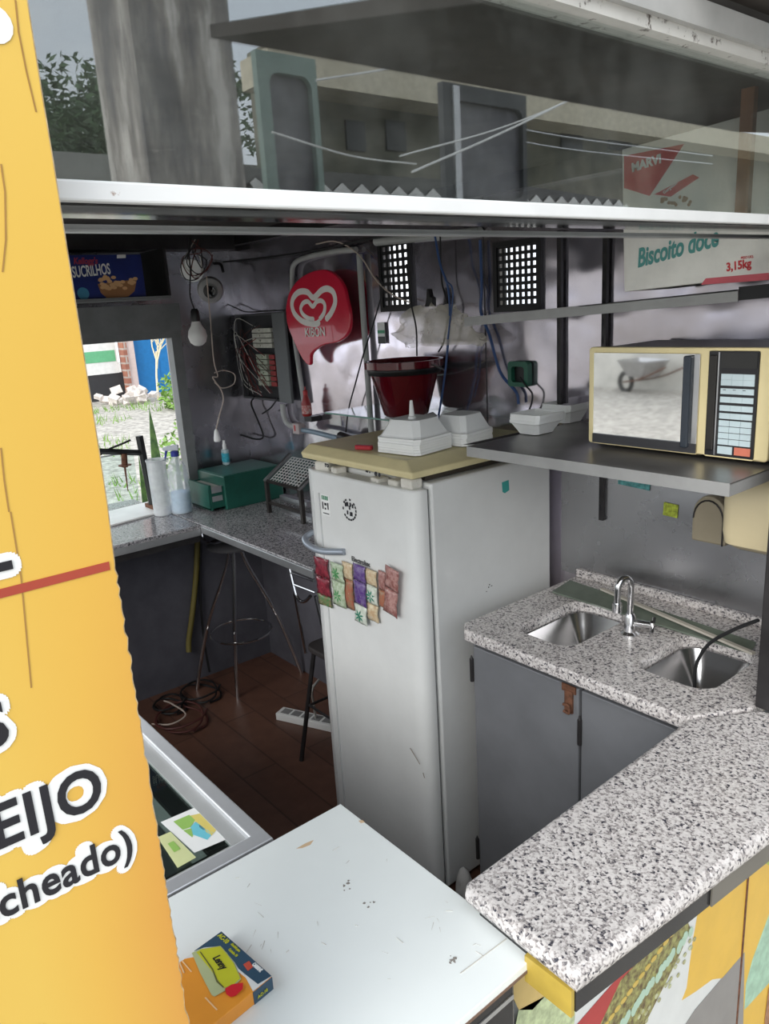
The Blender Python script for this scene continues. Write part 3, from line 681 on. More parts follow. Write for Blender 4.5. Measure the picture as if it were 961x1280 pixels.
# broken top
def topring(x0, y0, x1, y1, z): return [Vector((x0, y0, z)), Vector((x1, y0, z)), Vector((x1, y1, z)), Vector((x0, y1, z))]
tb = MB().loft([topring(FX0+.004, FY0+.0, FX1-.004, FY1, FZ+.024), topring(FX0+.002, FY0-.004, FX1-.002, FY1, FZ+.042), topring(FX0+.005, FY0+.03, FX1-.06, FY1-.02, FZ+.066)])
put('top_cover', tb, CREAM, fr, bevel=.004, label='yellowed cream top cover')
put('inner_gap', MB().box((FX0+.02, FY0+.07, FZ+.005), (FX1-.03, FY1-.02, FZ+.024)), mat('dark gap brown', (.05, .04, .03), .8), fr)
b = MB(); rn = random.Random(9)
for x, w, h in ((FX1-.05, .05, .03), (FX1-.11, .045, .018), (FX1-.19, .05, .014), (FX0+.08, .06, .03), (FX0+.15, .04, .02)):
    M = Matrix.Translation((x, FY0+.035, FZ-.012+h/2)) @ Matrix.Rotation(rn.uniform(-.3, .3), 4, 'Z')
    put('foam_filler', MB().box((-w/2, -.02, -h/2), (w/2, .022, h/2), M), mat('crumbling white foam', (.68, .66, .60), .9, bump=.5, bscale=90, var=.15), fr, bevel=.006)
letters('lettering', 'ro', .022, FRONT(at(407, 583, 'y', FY0-.003)+Vector((0, -.002, 0))), INK, fr, .001)
mk = at(458, 590, 'y', FY0-.003)
decal('print', [rect(0, 0, .012, .006), rect(.016, .0, .022, .004), circ(.047, .001, .007, 12), circ(.063, 0, .006, 12)], FRONT(mk+Vector((0, -.0025, 0))), INK, fr)

# sachets hung on the fridge door
def sachet(name, label, px, w, segs, tilt, cols, wrinkle, dy):
    """strip of crimped packets; px = top centre"""
    p = at(*px, 'y', FY0-.008-dy)
    t = thing(name, label, 'sachet', p, group='sachets stuck on the fridge door')
    M = FRONT(p) @ Matrix.Rotation(tilt, 4, 'Z')
    z = 0; rnd = random.Random(int(px[0]))
    for k, (h, c) in enumerate(zip(segs, cols)):
        rows = []
        for i in range(9):
            u = i/8; row = []
            for j in range(7):
                v = j/6; puff = .007*math.sin(PI*u)**.6*math.sin(PI*v)**.6 if 0 < u < 1 else 0
                ww = w*(1+.05*math.cos(2*PI*u))
                row.append(M @ Vector(((v-.5)*ww+rnd.uniform(-1, 1)*wrinkle*.5, z-u*h, puff+rnd.uniform(0, 1)*wrinkle)))
            rows.append(row)
        pk = put('packet', MB().grid(rows), mat(c[0], c[1], .25, var=.35, scale=70, spec=.7, col2=c[2], dirt=((.62, .56, .50), .36, 55)), t, smooth=True, solid=.0015)
        if len(c) > 3:
            b = MB()
            for q in range(7):
                a = 2*PI*q/7+.3; cx, cy = 0, z-h*.55
                b.prism([(cx, cy), (cx+.012*math.cos(a-.25), cy+.012*math.sin(a-.25)), (cx+.022*math.cos(a), cy+.022*math.sin(a)), (cx+.012*math.cos(a+.25), cy+.012*math.sin(a+.25))], .009, .0098, M)
            put('print', b, mat(c[3], c[4], .4), pk)
        z -= h+.001
DR = ('dark red foil', (.30, .04, .06), (.12, .02, .03)); GRN = ('mint foil', (.52, .60, .46), (.30, .38, .24), 'leaf green ink', (.06, .28, .09)); CRM = ('cream foil', (.66, .58, .40), (.5, .34, .2))
PUR = ('purple foil', (.09, .035, .20), (.2, .15, .3)); PNK = ('pinkish brown foil', (.50, .30, .27), (.26, .10, .09)); WHT = ('white foil', (.70, .72, .66), (.5, .56, .46), 'deep green ink', (.02, .22, .14)); RDB = ('brick foil', (.42, .13, .08), (.3, .2, .12))
sachet('sachet_strip', 'dark red sachet strip at the handle end of the fridge door', (401, 697), .076, (.067, .062, .036), .03, (DR, DR, ('red leafy foil', (.28, .16, .1), (.08, .2, .08))), .004, 0)
sachet('sachet_strip', 'pale mint green sachet strip beside the dark red one', (421, 704), .066, (.06, .085), .0, (GRN, GRN), .003, .012)
sachet('sachet_strip', 'narrow brick red sachet strip between the mint and purple ones', (434, 703), .05, (.055, .10), -.03, (CRM, RDB), .003, .002)
sachet('sachet_strip', 'purple sachet strip with a white green leafed packet at its lower end', (449, 706), .058, (.054, .078, .060), -.05, (PUR, PUR, WHT), .003, .012)
sachet('sachet_strip', 'cream and green leafed sachet strip right of the purple one', (464, 712), .052, (.05, .06, .055), -.04, (CRM, WHT, CRM), .0035, .004)
sachet('sachet_strip', 'thin brown sachet strip tucked behind the pinkish one', (478, 714), .034, (.06, .055), -.06, (PNK, RDB), .003, .001)
sachet('sachet_strip', 'pinkish brown sachet strip farthest from the door handle', (491, 710), .06, (.068, .082), -.16, (PNK, PNK), .004, .010)

# ================================================================== foam trays
def traymesh(w, d, h):
    rings = []
    def oc(ww, dd, c): return [(-ww+c, -dd), (ww-c, -dd), (ww, -dd+c), (ww, dd-c), (ww-c, dd), (-ww+c, dd), (-ww, dd-c), (-ww, -dd+c)]
    W_, D_ = w/2, d/2
    prof = [(1.0, 0, .16), (1.0, .006, .16), (.94, .008, .18), (.90, .012, .2), (.72, h*.82, .28), (.66, h, .28)]
    for s, z, c in prof: rings.append([Vector((x, y, z)) for x, y in oc(W_*s, D_*s, W_*c*s)])
    inner = [(.64, h-.004, .28), (.88, .008, .2), (.97, 0, .16)]
    b = MB(); b.loft(rings, (False, True))
    return b
def foamstack(n, px, z0, w, d, h, rz, step, labels, group, flip=False, lid=True):
    p = at(*px, 'z', z0); me = None
    for k in range(n):
        if me is None:
            o = put('foam_tray', traymesh(w, d, h), FOAM, solid=.0022); me = o.data; base = o
        else:
            o = base.copy(); COL.objects.link(o)
        o.location = (p.x+random.uniform(-1, 1)*.002, p.y+random.uniform(-1, 1)*.002, z0+.002+k*step)
        if flip: o.rotation_euler = (PI, 0, rz); o.location.z = z0+.003+h+k*step
        else: o.rotation_euler = (0, 0, rz+random.uniform(-.02, .02))
        tag(o, labels(k, n), 'foam tray', group)
    return p
ordn = ['lowest', 'second', 'third', 'fourth', 'fifth', 'sixth', 'seventh', 'eighth']
def lab(where):
    return lambda k, n: ('white foam tray, topmost of the stack ' if k == n-1 else 'white foam tray, %s from the bottom of the stack ' % ordn[k] if k else 'white foam tray, lowest of the stack ')+where
ZT = FZ+.067
ps = foamstack(6, (519, 562), ZT, .165, .165, .055, .12, .0075, lab('under the small nozzle'), 'foam trays on the fridge')
foamstack(5, (577, 552), ZT, .140, .150, .055, .12, .0075, lab('at the shelf corner'), 'foam trays on the fridge')
nzp = at(527, 531, 'y', ps.y); nzp = Vector((ps.x+.015, ps.y-.02, ZT+.002+.055+5*.0075+.0015))
tag(put('nozzle', MB().lathe([(.012, 0), (.012, .006), (.008, .009), (.0045, .05), (.004, .053)], Matrix.Translation(nzp), 16), WHITEP, smooth=True), 'small white plastic nozzle standing on the foam tray stack', 'nozzle')
# red peg and cloth behind
rp = at(455, 562, 'z', ZT)
tag(put('lighter', MB().prism(rrect(-.03, -.009, .03, .009, .006), 0, .014, TOP(rp, .35)), mat('glossy red plastic', (.42, .02, .03), .3), bevel=.003), 'small red plastic lighter on the cream fridge top', 'lighter')

# ================================================================== shelves
ZS = at(583, 558, 'y', 1.4375).z; SY = 1.4375
sx0 = at(583, 560, 'y', SY).x; sx1 = at(912, 605, 'y', SY).x
sh = thing('lower_shelf', 'deep grey metal shelf carrying the cream microwave', 'shelf', ((sx0+sx1)/2, 1.68, ZS-.025))
shm = mat('scuffed shelf steel', (.30, .29, .28), .32, .75, var=.25, scale=5)
shf = mat('grey shelf edge', (.36, .36, .355), .45, .3, var=.1)
put('plate', MB().box((sx0, SY+.002, ZS-.003), (sx1, 1.925, ZS)), shm, sh)
put('front_lip', MB().box((sx0, SY, ZS-.027), (sx1, SY+.003, ZS)), shf, sh)
for xx in (sx0, sx1-.003): put('end_lip', MB().box((xx, SY+.003, ZS-.027), (xx+.003, 1.925, ZS-.003)), shf, sh)
# wall standards with slots
def standard(px, ytop, ybot, label):
    p = at(px, 400, 'y', YB-.012); z1 = at(px, ytop, 'y', YB-.012).z; z0 = at(px-4, ybot, 'y', YB-.012).z
    t = thing('shelf_standard', label, 'shelf rail', (p.x, YB-.006, z0), group='slotted shelf rails on the back wall')
    put('rail', MB().box((p.x-.0075, YB-.018, z0), (p.x+.0075, YB-.0065, min(z1, 2.14))), DARKSTEEL, t)
    b = MB(); z = z0+.03
    while z < min(z1, 2.14)-.04:
        b.box((p.x-.005, YB-.0195, z), (p.x-.001, YB-.0182, z+.022)); z += .05
    put('slots', b, INK, t)
    return p.x
rx1 = standard(700, 288, 505, 'slotted dark shelf rail nearer the square wall vent')
rx2 = standard(756, 290, 650, 'slotted dark shelf rail behind the printed carton, reaching down to the sink')
for rx in (rx1, rx2):
    put('bracket', MB().prism([(SY+.06, ZS-.012), (YB-.02, ZS-.012), (YB-.02, ZS-.07)], rx-.002, rx+.002, frame((0, 0, 0), (0, 1, 0), (0, 0, 1))), DARKSTEEL, sh)
UY = 1.66
ul, ur = at(580, 400, 'y', UY), at(922, 366, 'y', UY)
M = frame(ul, ur-ul, (0, 0, 1)); L_ = (ur-ul).length
us = thing('upper_shelf', 'shallow grey metal shelf under the printed carton, tilted', 'shelf', (ul+ur)/2)
put('plate', MB().box((0, .004, -.25), (L_, .007, 0), M), shm, us)
put('front_lip', MB().box((0, -.018, -.003), (L_, .007, 0), M), shf, us)
put('end_lip', MB().box((0, -.018, -.25), (.003, .007, 0), M), shf, us)
put('end_cap', MB().box((L_, -.016, -.1), (L_+.10, .012, -.004), M), BLACK, us, label='black end piece of the shelf')
# printed carton
bx0 = at(780, 368, 'y', UY+.012); bt = at(778, 190, 'y', UY+.012); br_ = at(961, 140, 'y', UY+.012)
ang = .0
Mb = FRONT(bx0+Vector((0, 0, .004))); 
wB = .42; hB = bt.z-bx0.z
slope = (ur-ul).normalized(); Mb = frame(bx0+Vector((0, 0, .006)), slope, (0, 0, 1))
ct = thing('carton', 'white printed biscuit carton with red corner on the tilted upper shelf', 'carton', bx0)
kraft = mat('worn white carton', (.84, .82, .77), .75, var=.08, scale=12, dirt=((.42, .36, .28), .26, 20))
put('box', MB().box((0, 0, -.20), (wB, hB-.0, 0), Mb), kraft, ct, bevel=.002)
rd = mat('carton red', (.62, .05, .06), .55)
T = lambda px, py: (Mb.inverted() @ at(px, py, 'y', UY+.012)).xy
decal('print', [[T(780, 195), T(855, 180), T(812, 245), T(780, 235)], [T(818, 243), T(866, 218), T(874, 222), T(838, 246)]], Mb, rd, ct)
letters('lettering', 'MARVI', .026, Mb @ Matrix.Translation((*T(790, 215), 0)) @ Matrix.Rotation(.06, 4, 'Z'), WHITEPRINT, ct, .0012, lift=.0012)
letters('lettering', 'Gergelim', .010, Mb @ Matrix.Translation((*T(830, 243), 0)) @ Matrix.Rotation(.45, 4, 'Z'), WHITEPRINT, ct, .0002, lift=.0012)
teal = mat('carton teal', (.10, .33, .31), .55)
tx = T(797, 334)
letters('lettering', 'Biscoito doce', .058, Mb @ Matrix.Translation((tx[0], tx[1], 0)) @ Matrix.Rotation(.11, 4, 'Z'), teal, ct, .0016, shear=.32, xs=.62, lift=.001)
tx = T(908, 339)
letters('lettering', '3,15kg', .024, Mb @ Matrix.Translation((tx[0], tx[1], 0)) @ Matrix.Rotation(.05, 4, 'Z'), rd, ct, .0008, xs=.85)
tx = T(926, 324)
letters('lettering', 'PESO LIQ.', .007, Mb @ Matrix.Translation((tx[0], tx[1], 0)), rd, ct, .0001, xs=.9)
decal('print', [[T(876, 356), T(882, 348), T(961, 341), T(961, 350)]], Mb, mat('faded carton red', (.66, .13, .16), .6), ct)
decal('crumbs', [circ(*T(840+rn.uniform(-16, 26), 252+rn.uniform(-6, 5)), .004, 7) for k in range(16)], Mb, mat('biscuit brown', (.36, .20, .10), .8), ct, lift=.0008)
# plank standing beside the carton
sl0, sl1 = at(925, 268, 'y', 1.60), at(932, 108, 'y', 1.60)
tag(put('wood_slat', MB().box((sl0.x-.012, 1.60, sl0.z), (sl0.x+.014, 1.615, 2.2)), mat('orange brown wood', (.34, .15, .07), .6, var=.3)), 'upright orange brown wood slat hanging from the ceiling before the printed carton', 'slat')

# microwave
MY = 1.61
m0 = at(735, 557, 'y', MY); m1 = at(958, 584, 'y', MY); mt = at(737, 434, 'y', MY)
mx0, mx1, mz0, mz1 = m0.x, m1.x, ZS+.010, mt.z
mw = thing('microwave', 'cream microwave with mirrored door on the deep metal shelf', 'microwave', ((mx0+mx1)/2, 1.76, ZS))
crm = mat('cream microwave enamel', (.82, .70, .39), .4, var=.04)
put('body', MB().box((mx0+.004, MY+.02, mz0), (mx1-.004, YB-.03, mz1-.004)), mat('brownish grey casing', (.22, .19, .19), .35, .3), mw, bevel=.004)
gx0, gx1 = at(742, 500, 'y', MY).x, at(873, 500, 'y', MY).x
gz0, gz1 = at(742, 552, 'y', MY).z, at(742, 441, 'y', MY).z
kx0, kx1 = at(884, 500, 'y', MY).x, at(946, 500, 'y', MY).x
kz0, kz1 = at(915, 573, 'y', MY).z+.002, at(915, 439, 'y', MY).z
put('front_frame', shape2d(rrect(mx0, mz0, mx1, mz1, .008), [rrect(gx0, gz0, gx1, gz1, .004), rrect(kx0, kz0, kx1, kz1, .004)], -.022, 0, FRONT((0, MY, 0)), .003), crm, mw)
for x in (mx0+.04, mx1-.04):
    for y in (MY+.05, YB-.08): put('foot', MB().lathe([(.012, ZS), (.012, mz0+.001)], Matrix.Translation((x, y, 0)), 10), BLACK, mw)
mir = mat('mirrored door glass', (.80, .80, .79), .03, 1, var=.02)
dr = put('door', MB().box((gx0, MY-.001, gz0), (gx1, MY+.012, gz1)), mir, mw)
put('door_bar', MB().box((gx0, MY-.004, gz0), (gx1, MY-.0012, gz0+.022)), mat('dark door trim', (.05, .05, .055), .25), dr)
put('handle', MB().prism(rrect(gx1-.034, gz0+.012, gx1-.016, gz1-.003, .005), -.002, .012, FRONT((0, MY-.001, 0))), mat('dark blue grey handle', (.035, .045, .06), .25), dr, bevel=.003)
put('bright_edge', MB().box((gx1-.012, MY-.003, gz0), (gx1-.001, MY-.0012, gz1)), BRUSH, dr)
cp = put('control_panel', MB().box((kx0, MY-.001, kz0), (kx1, MY+.015, kz1)), mat('black control panel', (.02, .02, .023), .2), mw)
put('open_button', MB().prism(rrect(kx0+.003, kz0+.012, kx0+.020, kz1-.008, .003), .001, .006, FRONT((0, MY, 0))), mat('black open bar', (.025, .022, .02), .25), cp, bevel=.002)
put('bright_edge', MB().box((kx0+.0215, MY-.003, kz0+.002), (kx0+.0245, MY-.001, kz1-.002)), BRUSH, cp)
put('display', MB().box((kx0+.028, MY-.003, kz1-.035), (kx1-.003, MY-.001, kz1-.003)), mat('dark display', (.03, .03, .03), .08), cp)
kw = kx1-.006-(kx0+.030); H = kz1-kz0
btm = mat('pale blue keys', (.58, .70, .74), .45)
rows_ = [(.70, .745), (.755, .80), (.62, .665), (.54, .585), (.46, .505), (.385, .43), (.315, .36), (.255, .30), (.195, .24), (.135, .18)]
for i, (a, c) in enumerate(rows_):
    n_k = 3
    for k in range(n_k):
        x = kx0+.030+kw*k/n_k
        put('key', MB().box((x, MY-.003, kz0+H*a-.004), (x+kw/n_k-(.0009 if i > 5 else .0004), MY-.001, kz0+H*c-.002)), btm, cp)
put('key', MB().box((kx0+.030, MY-.003, kz0+.006), (kx0+.030+kw*.45, MY-.001, kz0+.023)), btm, cp)
put('key', MB().box((kx0+.030+kw*.52, MY-.003, kz0+.006), (kx1-.006, MY-.001, kz0+.023)), mat('salmon key', (.66, .20, .13), .45), cp, label='salmon red key')
for k in range(3):
    b = MB()
    for x in (kx0+.036,): b.box((x+k*kw/3.4, MY-.0036, kz0+H*.64), (x+k*kw/3.4+.006, MY-.003, kz0+H*.645))
    put('marking', b, INK, cp)

# foam trays on the shelf
p1 = foamstack(5, (671, 541), ZS, .105, .12, .038, .0, .0045, lab('by the green socket box'), 'foam trays on the lower shelf', flip=True)
foamstack(4, (707, 527), ZS, .105, .11, .042, .0, .0045, lab('against the microwave side'), 'foam trays on the lower shelf', flip=True)

# ================================================================== vents, sign, bucket and wall things
def vent(V, nx, nz_, label, zshift=0):
    t = thing('wall_vent', label, 'vent', ((V[0]+V[2])/2, YB, V[1]), group='black vents in the back wall')
    x0, z0, x1, z1 = V; fw = .012
    put('frame', shape2d(rect(x0-fw, z0-fw, x1+fw, z1+fw), [rect(x0+.004, z0+.004, x1-.004, z1-.004)], 0, .012, FRONT((0, YB-.0005, 0))), BLACK, t)
    hl = []; cw_, ch = (x1-x0-.01)/nx, (z1-z0-.01)/nz_
    for i in range(nx):
        for j in range(nz_):
            a, c = x0+.005+i*cw_, z0+.005+j*ch; hl.append(rect(a+cw_*.22, c+ch*.25, a+cw_*.82, c+ch*.8))
    put('grille', shape2d(rect(x0-.002, z0-.002, x1+.002, z1+.002), hl, .003, .008, FRONT((0, YB, 0))), BLACK, t)
vent(V1, 5, 8, 'black grille vent between the red sign and the bucket')
vent(V2, 7, 8, 'black grille vent above the lower metal shelf, at the upper shelf end')

# red heart sign
SYs = 1.872
def S_(pts): return [(p.x, p.z) for p in ats(pts, 'y', SYs)]
out = S_([(357, 383), (361, 366), (372, 350), (388, 340), (405, 337), (418, 343), (428, 356), (433, 374), (437, 395), (436, 412), (430, 422), (420, 428), (405, 431), (394, 437), (388, 444), (387, 456), (381, 453), (374, 442), (364, 420), (358, 402)])
sg = thing('heart_sign', 'red speech bubble sign with a double heart hanging on the metal wall', 'sign', (sum(p[0] for p in out)/len(out), SYs, min(p[1] for p in out)))
sgr = mat('glossy sign red', (.66, .016, .05), .22, var=.05, coat=.4)
sp2 = [v.to_2d() for v in spline([Vector((*p, 0)) for p in out+[out[0]]], 4)][:-1]
put('panel', MB().prism([tuple(v) for v in sp2], 0, .018, FRONT((0, SYs+.018, 0))), sgr, sg, smooth=True, bevel=.004)
def heart_stroke(cpts, w):
    c = spline([Vector((*p, 0)) for p in S_(cpts)], 6); L, R = [], []
    for i, p in enumerate(c):
        d = (c[min(i+1, len(c)-1)]-c[max(i-1, 0)]).normalized(); nn = Vector((-d.y, d.x, 0))
        ww = w*(1 if 0 < i < len(c)-1 else .5); L.append(p+nn*ww); R.append(p-nn*ww)
    b = MB(); Mx = FRONT((0, SYs-.0008, 0))
    b.grid([[Mx @ v for v in L], [Mx @ v for v in R]])
    return b
hw = mat('sign white', (.88, .86, .82), .35)
put('heart', heart_stroke([(407, 400), (414, 391), (419, 378), (417, 366), (410, 361), (402, 363), (392, 372), (384, 365), (374, 365), (367, 372), (365, 382), (369, 393), (379, 402), (394, 405), (400, 402)], .0125), hw, sg, solid=.001)
put('heart', heart_stroke([(399, 400), (405, 391), (406, 381), (402, 376), (396, 377), (391, 383), (385, 377), (379, 379), (376, 386), (379, 393), (386, 398), (393, 399)], .0095), hw, sg, solid=.001)
kp = at(382, 421, 'y', SYs)
letters('lettering', 'KIBON', .052, frame((kp.x, SYs-.0015, kp.z), (1, 0, .02), (0, 0, 1)), hw, sg, .0006, xs=.95, lift=.001)
put('hanger', MB().box((kp.x-.02, SYs+.018, kp.z+.1), (kp.x+.02, YB-.001, kp.z+.14)), DARKSTEEL, sg)

# bucket on its glass ledge
BY = 1.79
bc = at(508, 520, 'y', BY); zb = at(507, 522, 'y', BY-.05).z; zt = at(507, 450, 'y', BY).z
r0 = abs(at(530, 515, 'y', BY).x-at(484, 515, 'y', BY).x)/2*.78; r1 = abs(at(546, 450, 'y', BY).x-at(469, 450, 'y', BY).x)/2*.80
bkm = mat('dark red translucent plastic', (.16, .006, .015), .12, var=.1, trans=.35, coat=.5)
bk = thing('bucket', 'dark red see-through bucket standing on the glass ledge', 'bucket', (bc.x, BY, zb))
put('shell', MB().lathe([(r0*.9, zb), (r0, zb+.006), (r1, zt), (r1*1.06, zt), (r1*1.06, zt-.022), (r1*1.02, zt-.022)], Matrix.Translation((bc.x, BY, 0)), 32, (True, False)), bkm, bk, smooth=True, solid=.003)
put('band', MB().lathe([(r1*.965, zt-.045), (r1*.985, zt-.03), (r1*1.0, zt-.025)], Matrix.Translation((bc.x, BY, 0)), 32, (False, False)), BLACK, bk, smooth=True, solid=.002)
hp = [Vector((bc.x-r1*1.07, BY, zt-.012))]+[Vector((bc.x+r1*1.1*math.cos(PI-PI*k/8), BY+r1*1.05*math.sin(PI*k/8)+.004, zt-.012-.055*math.sin(PI*k/8))) for k in range(1, 8)]+[Vector((bc.x+r1*1.07, BY, zt-.012))]
put('handle', MB().tube(hp, .003, 6), STEEL, bk, smooth=True)
gl0, gl1 = at(405, 517, 'y', BY-.11), at(592, 532, 'y', BY-.11)
gs = thing('glass_ledge', 'thin green edged glass ledge under the dark red bucket', 'glass ledge', ((gl0.x+gl1.x)/2, BY, zb-.007))
put('pane', MB().box((gl0.x, BY-.105, zb-.007), (gl1.x, YB-.006, zb-.001)), GLASSC, gs)
put('edge', MB().box((gl0.x, BY-.107, zb-.007), (gl1.x, BY-.1055, zb-.001)), GREENEDGE, gs)
# plastic bag hanging over the bucket
bp_ = at(540, 410, 'y', 1.87)
rows = []; rn = random.Random(4)
w0 = abs(at(580, 430, 'y', 1.87).x-at(488, 430, 'y', 1.87).x)/2; z1_ = at(540, 383, 'y', 1.87).z; z0_ = at(540, 432, 'y', 1.87).z
for i in range(26):
    u = i/25; row = []
    for j in range(48):
        a = 2*PI*j/47; ww = w0*(.30+.70*min(1, (u*1.9)**.6))
        k = 1+.55*mnoise.noise(Vector((math.cos(a)*1.3, math.sin(a)*1.3, u*2.6+2)))+.16*mnoise.noise(Vector((math.cos(a)*5, math.sin(a)*5, u*8)))
        row.append(Vector((bp_.x+ww*math.cos(a)*k, 1.875+.042*math.sin(a)*min(1.2, k)*(.4+.6*u), z1_+(z0_-z1_)*u+.022*mnoise.noise(Vector((math.cos(a)*2, math.sin(a)*2, u*5+7))))))
    rows.append(row)
bagm = frosted('crinkled clear plastic', (.74, .70, .58), .36)
tag(put('plastic_bag', MB().grid(rows), bagm, smooth=True), 'crumpled clear plastic bag hanging on the metal wall above the bucket', 'bag')
tag(put('peg_hook', MB().prism([(-.012, -.03), (.03, -.03), (.03, .0), (.018, .004), (.012, .03), (.002, .03), (-.002, .0)], 0, .02, FRONT((at(538, 372, 'y', 1.9).x, 1.90, at(538, 372, 'y', 1.9).z))), BLACK, bevel=.003), 'black clip holding the clear plastic bag on the wall', 'clip')
# small note on the wall
np_ = at(477, 418, 'y', YB-.008)
nt_ = thing('wall_card', 'small white card with a green band on the wall, between the sign and bucket', 'card', np_)
Mn = FRONT(np_)
put('sheet', MB().box((-.022, -.035, 0), (.022, .045, .002), Mn), WHITEPRINT, nt_)
decal('print', [rect(-.022, .004, .022, .016)], Mn, mat('card green', (.10, .38, .22), .5), nt_, lift=.0021)
decal('print', [rect(-.022, -.035, .022, -.008)], Mn, mat('card dark', (.08, .09, .09), .5), nt_, lift=.0021)

# conduits
def cond(label, pts, r, y=1.915):
    t = tag(put('conduit', MB().tube([at(x, yy, 'y', y) for x, yy in pts], r, 12), mat('grey conduit', (.40, .41, .40), .4, var=.15), smooth=True), label, 'conduit', 'grey conduits on the back wall')
cond('grey conduit looping behind the red sign down to the fridge top', [(445, 312), (420, 314), (385, 321), (368, 330), (365, 350), (366, 400), (372, 450), (378, 490), (380, 505)], .011)
cond('straight grey conduit between the red sign and the wall vent', [(449, 318), (453, 380), (458, 450), (464, 540)], .012)
cond('short grey conduit across the wall top over the vent', [(470, 302), (520, 297), (600, 290)], .016)
cond('short bent grey conduit under the fuse box', [(353, 505), (355, 520), (360, 530), (372, 535)], .013)

# fuse box
ep = [at(x, y, 'y', YB-.006) for x, y in ((306, 395), (352, 498))]
ex0, ex1 = at(306, 440, 'y', YB-.006).x, at(352, 440, 'y', YB-.006).x; ez1, ez0 = at(330, 394, 'y', YB-.006).z, at(330, 496, 'y', YB-.006).z
eb = thing('fuse_box', 'open fuse box crammed with breakers and wires left of the red sign', 'fuse box', ((ex0+ex1)/2, YB, ez0))
put('back_plate', MB().box((ex0, YB-.008, ez0), (ex1, YB-.002, ez1)), BLACK, eb)
put('rim', shape2d(rect(ex0-.01, ez0-.01, ex1+.01, ez1+.01), [rect(ex0, ez0, ex1, ez1)], 0, .035, FRONT((0, YB-.001, 0))), mat('dark rim', (.07, .07, .075), .5), eb)
dx0 = ex1+.010
put('door', MB().box((dx0, YB-.05, ez0-.01), (dx0+.105, YB-.035, ez1+.01)), mat('grey box lid', (.13, .14, .145), .45), eb, bevel=.003)
we, he = ex1-ex0, ez1-ez0
for k in range(4): put('breaker', MB().box((ex0+we*.48, YB-.05, ez0+he*(.62+k*.06)), (ex0+we*.98, YB-.01, ez0+he*(.67+k*.06))).box((ex0+we*.6, YB-.057, ez0+he*(.635+k*.06)), (ex0+we*.7, YB-.05, ez0+he*(.655+k*.06))), mat('ivory breaker', (.55, .55, .48), .5, var=.2, scale=40), eb)
for k in range(6):
    z = ez0+he*(.16+k*.065); put('breaker', MB().box((ex0+we*.5, YB-.045, z), (ex0+we*.78, YB-.01, z+he*.055)).box((ex0+we*.58, YB-.052, z+he*.018), (ex0+we*.68, YB-.045, z+he*.038)), mat('greenish breaker', (.42, .46, .36), .5), eb)
    put('terminal', MB().box((ex0+we*.82, YB-.04, z), (ex0+we*.96, YB-.01, z+he*.05)), mat('red terminal', (.30, .03, .03), .5), eb)
rn = random.Random(11)
for k in range(16):
    x = ex0+we*rn.uniform(.05, .45); pts = [Vector((ex0+we*rn.uniform(.5, .9), YB-.05, ez0+he*rn.uniform(.1, .95))), Vector((x, YB-.045-rn.uniform(0, .02), ez0+he*rn.uniform(.5, .95))), Vector((x+rn.uniform(-.01, .02), YB-.05, ez0+he*rn.uniform(.2, .5))), Vector((ex0+we*rn.uniform(.2, .9), YB-.05-rn.uniform(0, .02), ez0+he*rn.uniform(.02, .12)))]
    put('wire', MB().tube(pts, .0017, 5), [mat('brown wire', (.10, .03, .025), .5), mat('white wire', (.55, .54, .5), .5), RUBBER, mat('red wire', (.20, .025, .025), .5)][k % 4], eb, smooth=True)

# lamp fittings in the corner: bulb, spot and round camera housing
LX = -3.05
def corner(px, py, x=LX): return at(px, py, 'x', x)
cbp = corner(246, 412); 
cd = corner(236, 300)
bl = thing('light_bulb', 'white bulb hanging in its black holder on a wire near the window', 'light bulb', cbp)
put('holder', MB().lathe([(.012, .085), (.017, .075), (.019, .04), (.016, .03)], Matrix.Translation(cbp), 16), BLACK, bl, smooth=True)
put('glass', MB().lathe([(.0, -.068), (.017, -.065), (.033, -.052), (.040, -.028), (.036, -.004), (.023, .016), (.017, .033)], Matrix.Translation(cbp), 20), mat('frosted bulb', (.78, .78, .76), .35, var=.02), bl, smooth=True)
put('flex', MB().tube([cbp+Vector((0, 0, .08)), cbp+Vector((-.004, -.01, .14)), corner(238, 340), corner(236, 312), corner(238, 290)+Vector((0, 0, .02))], .0035, 6), RUBBER, bl, smooth=True)
sp = corner(240, 338, -3.2)
st = thing('spot_lamp', 'white reflector spot lamp in a nest of wires under the ceiling', 'spot lamp', sp)
Ms = Matrix.Translation(sp) @ Vector((.75, -.55, -.35)).to_track_quat('Z', 'Y').to_matrix().to_4x4()
put('housing', MB().lathe([(.016, -.085), (.02, -.06), (.05, -.005), (.05, .003), (.044, .003)], Ms, 24), WHITEP, st, smooth=True)
put('lens', MB().lathe([(.0, .0), (.044, .001)], Ms, 24), mat('matt lens', (.75, .75, .7), .3), st, smooth=True)
sp = corner(263, 363, -3.1)
sg2 = thing('dome_camera', 'round grey camera with a black lens below the spot lamp', 'camera', sp)
Ms = Matrix.Translation(sp) @ Vector((.88, -.46, -.16)).to_track_quat('Z', 'Y').to_matrix().to_4x4()
put('housing', MB().lathe([(.02, -.075), (.044, -.055), (.056, -.02), (.050, .006), (.036, .014)], Ms, 24), mat('grey camera casing', (.32, .32, .32), .4), sg2, smooth=True)
put('lens', MB().lathe([(.030, .012), (.030, .026), (.022, .027), (.0, .018)], Ms, 20), mat('black lens glass', (.005, .005, .006), .08), sg2, smooth=True)
rn = random.Random(2)
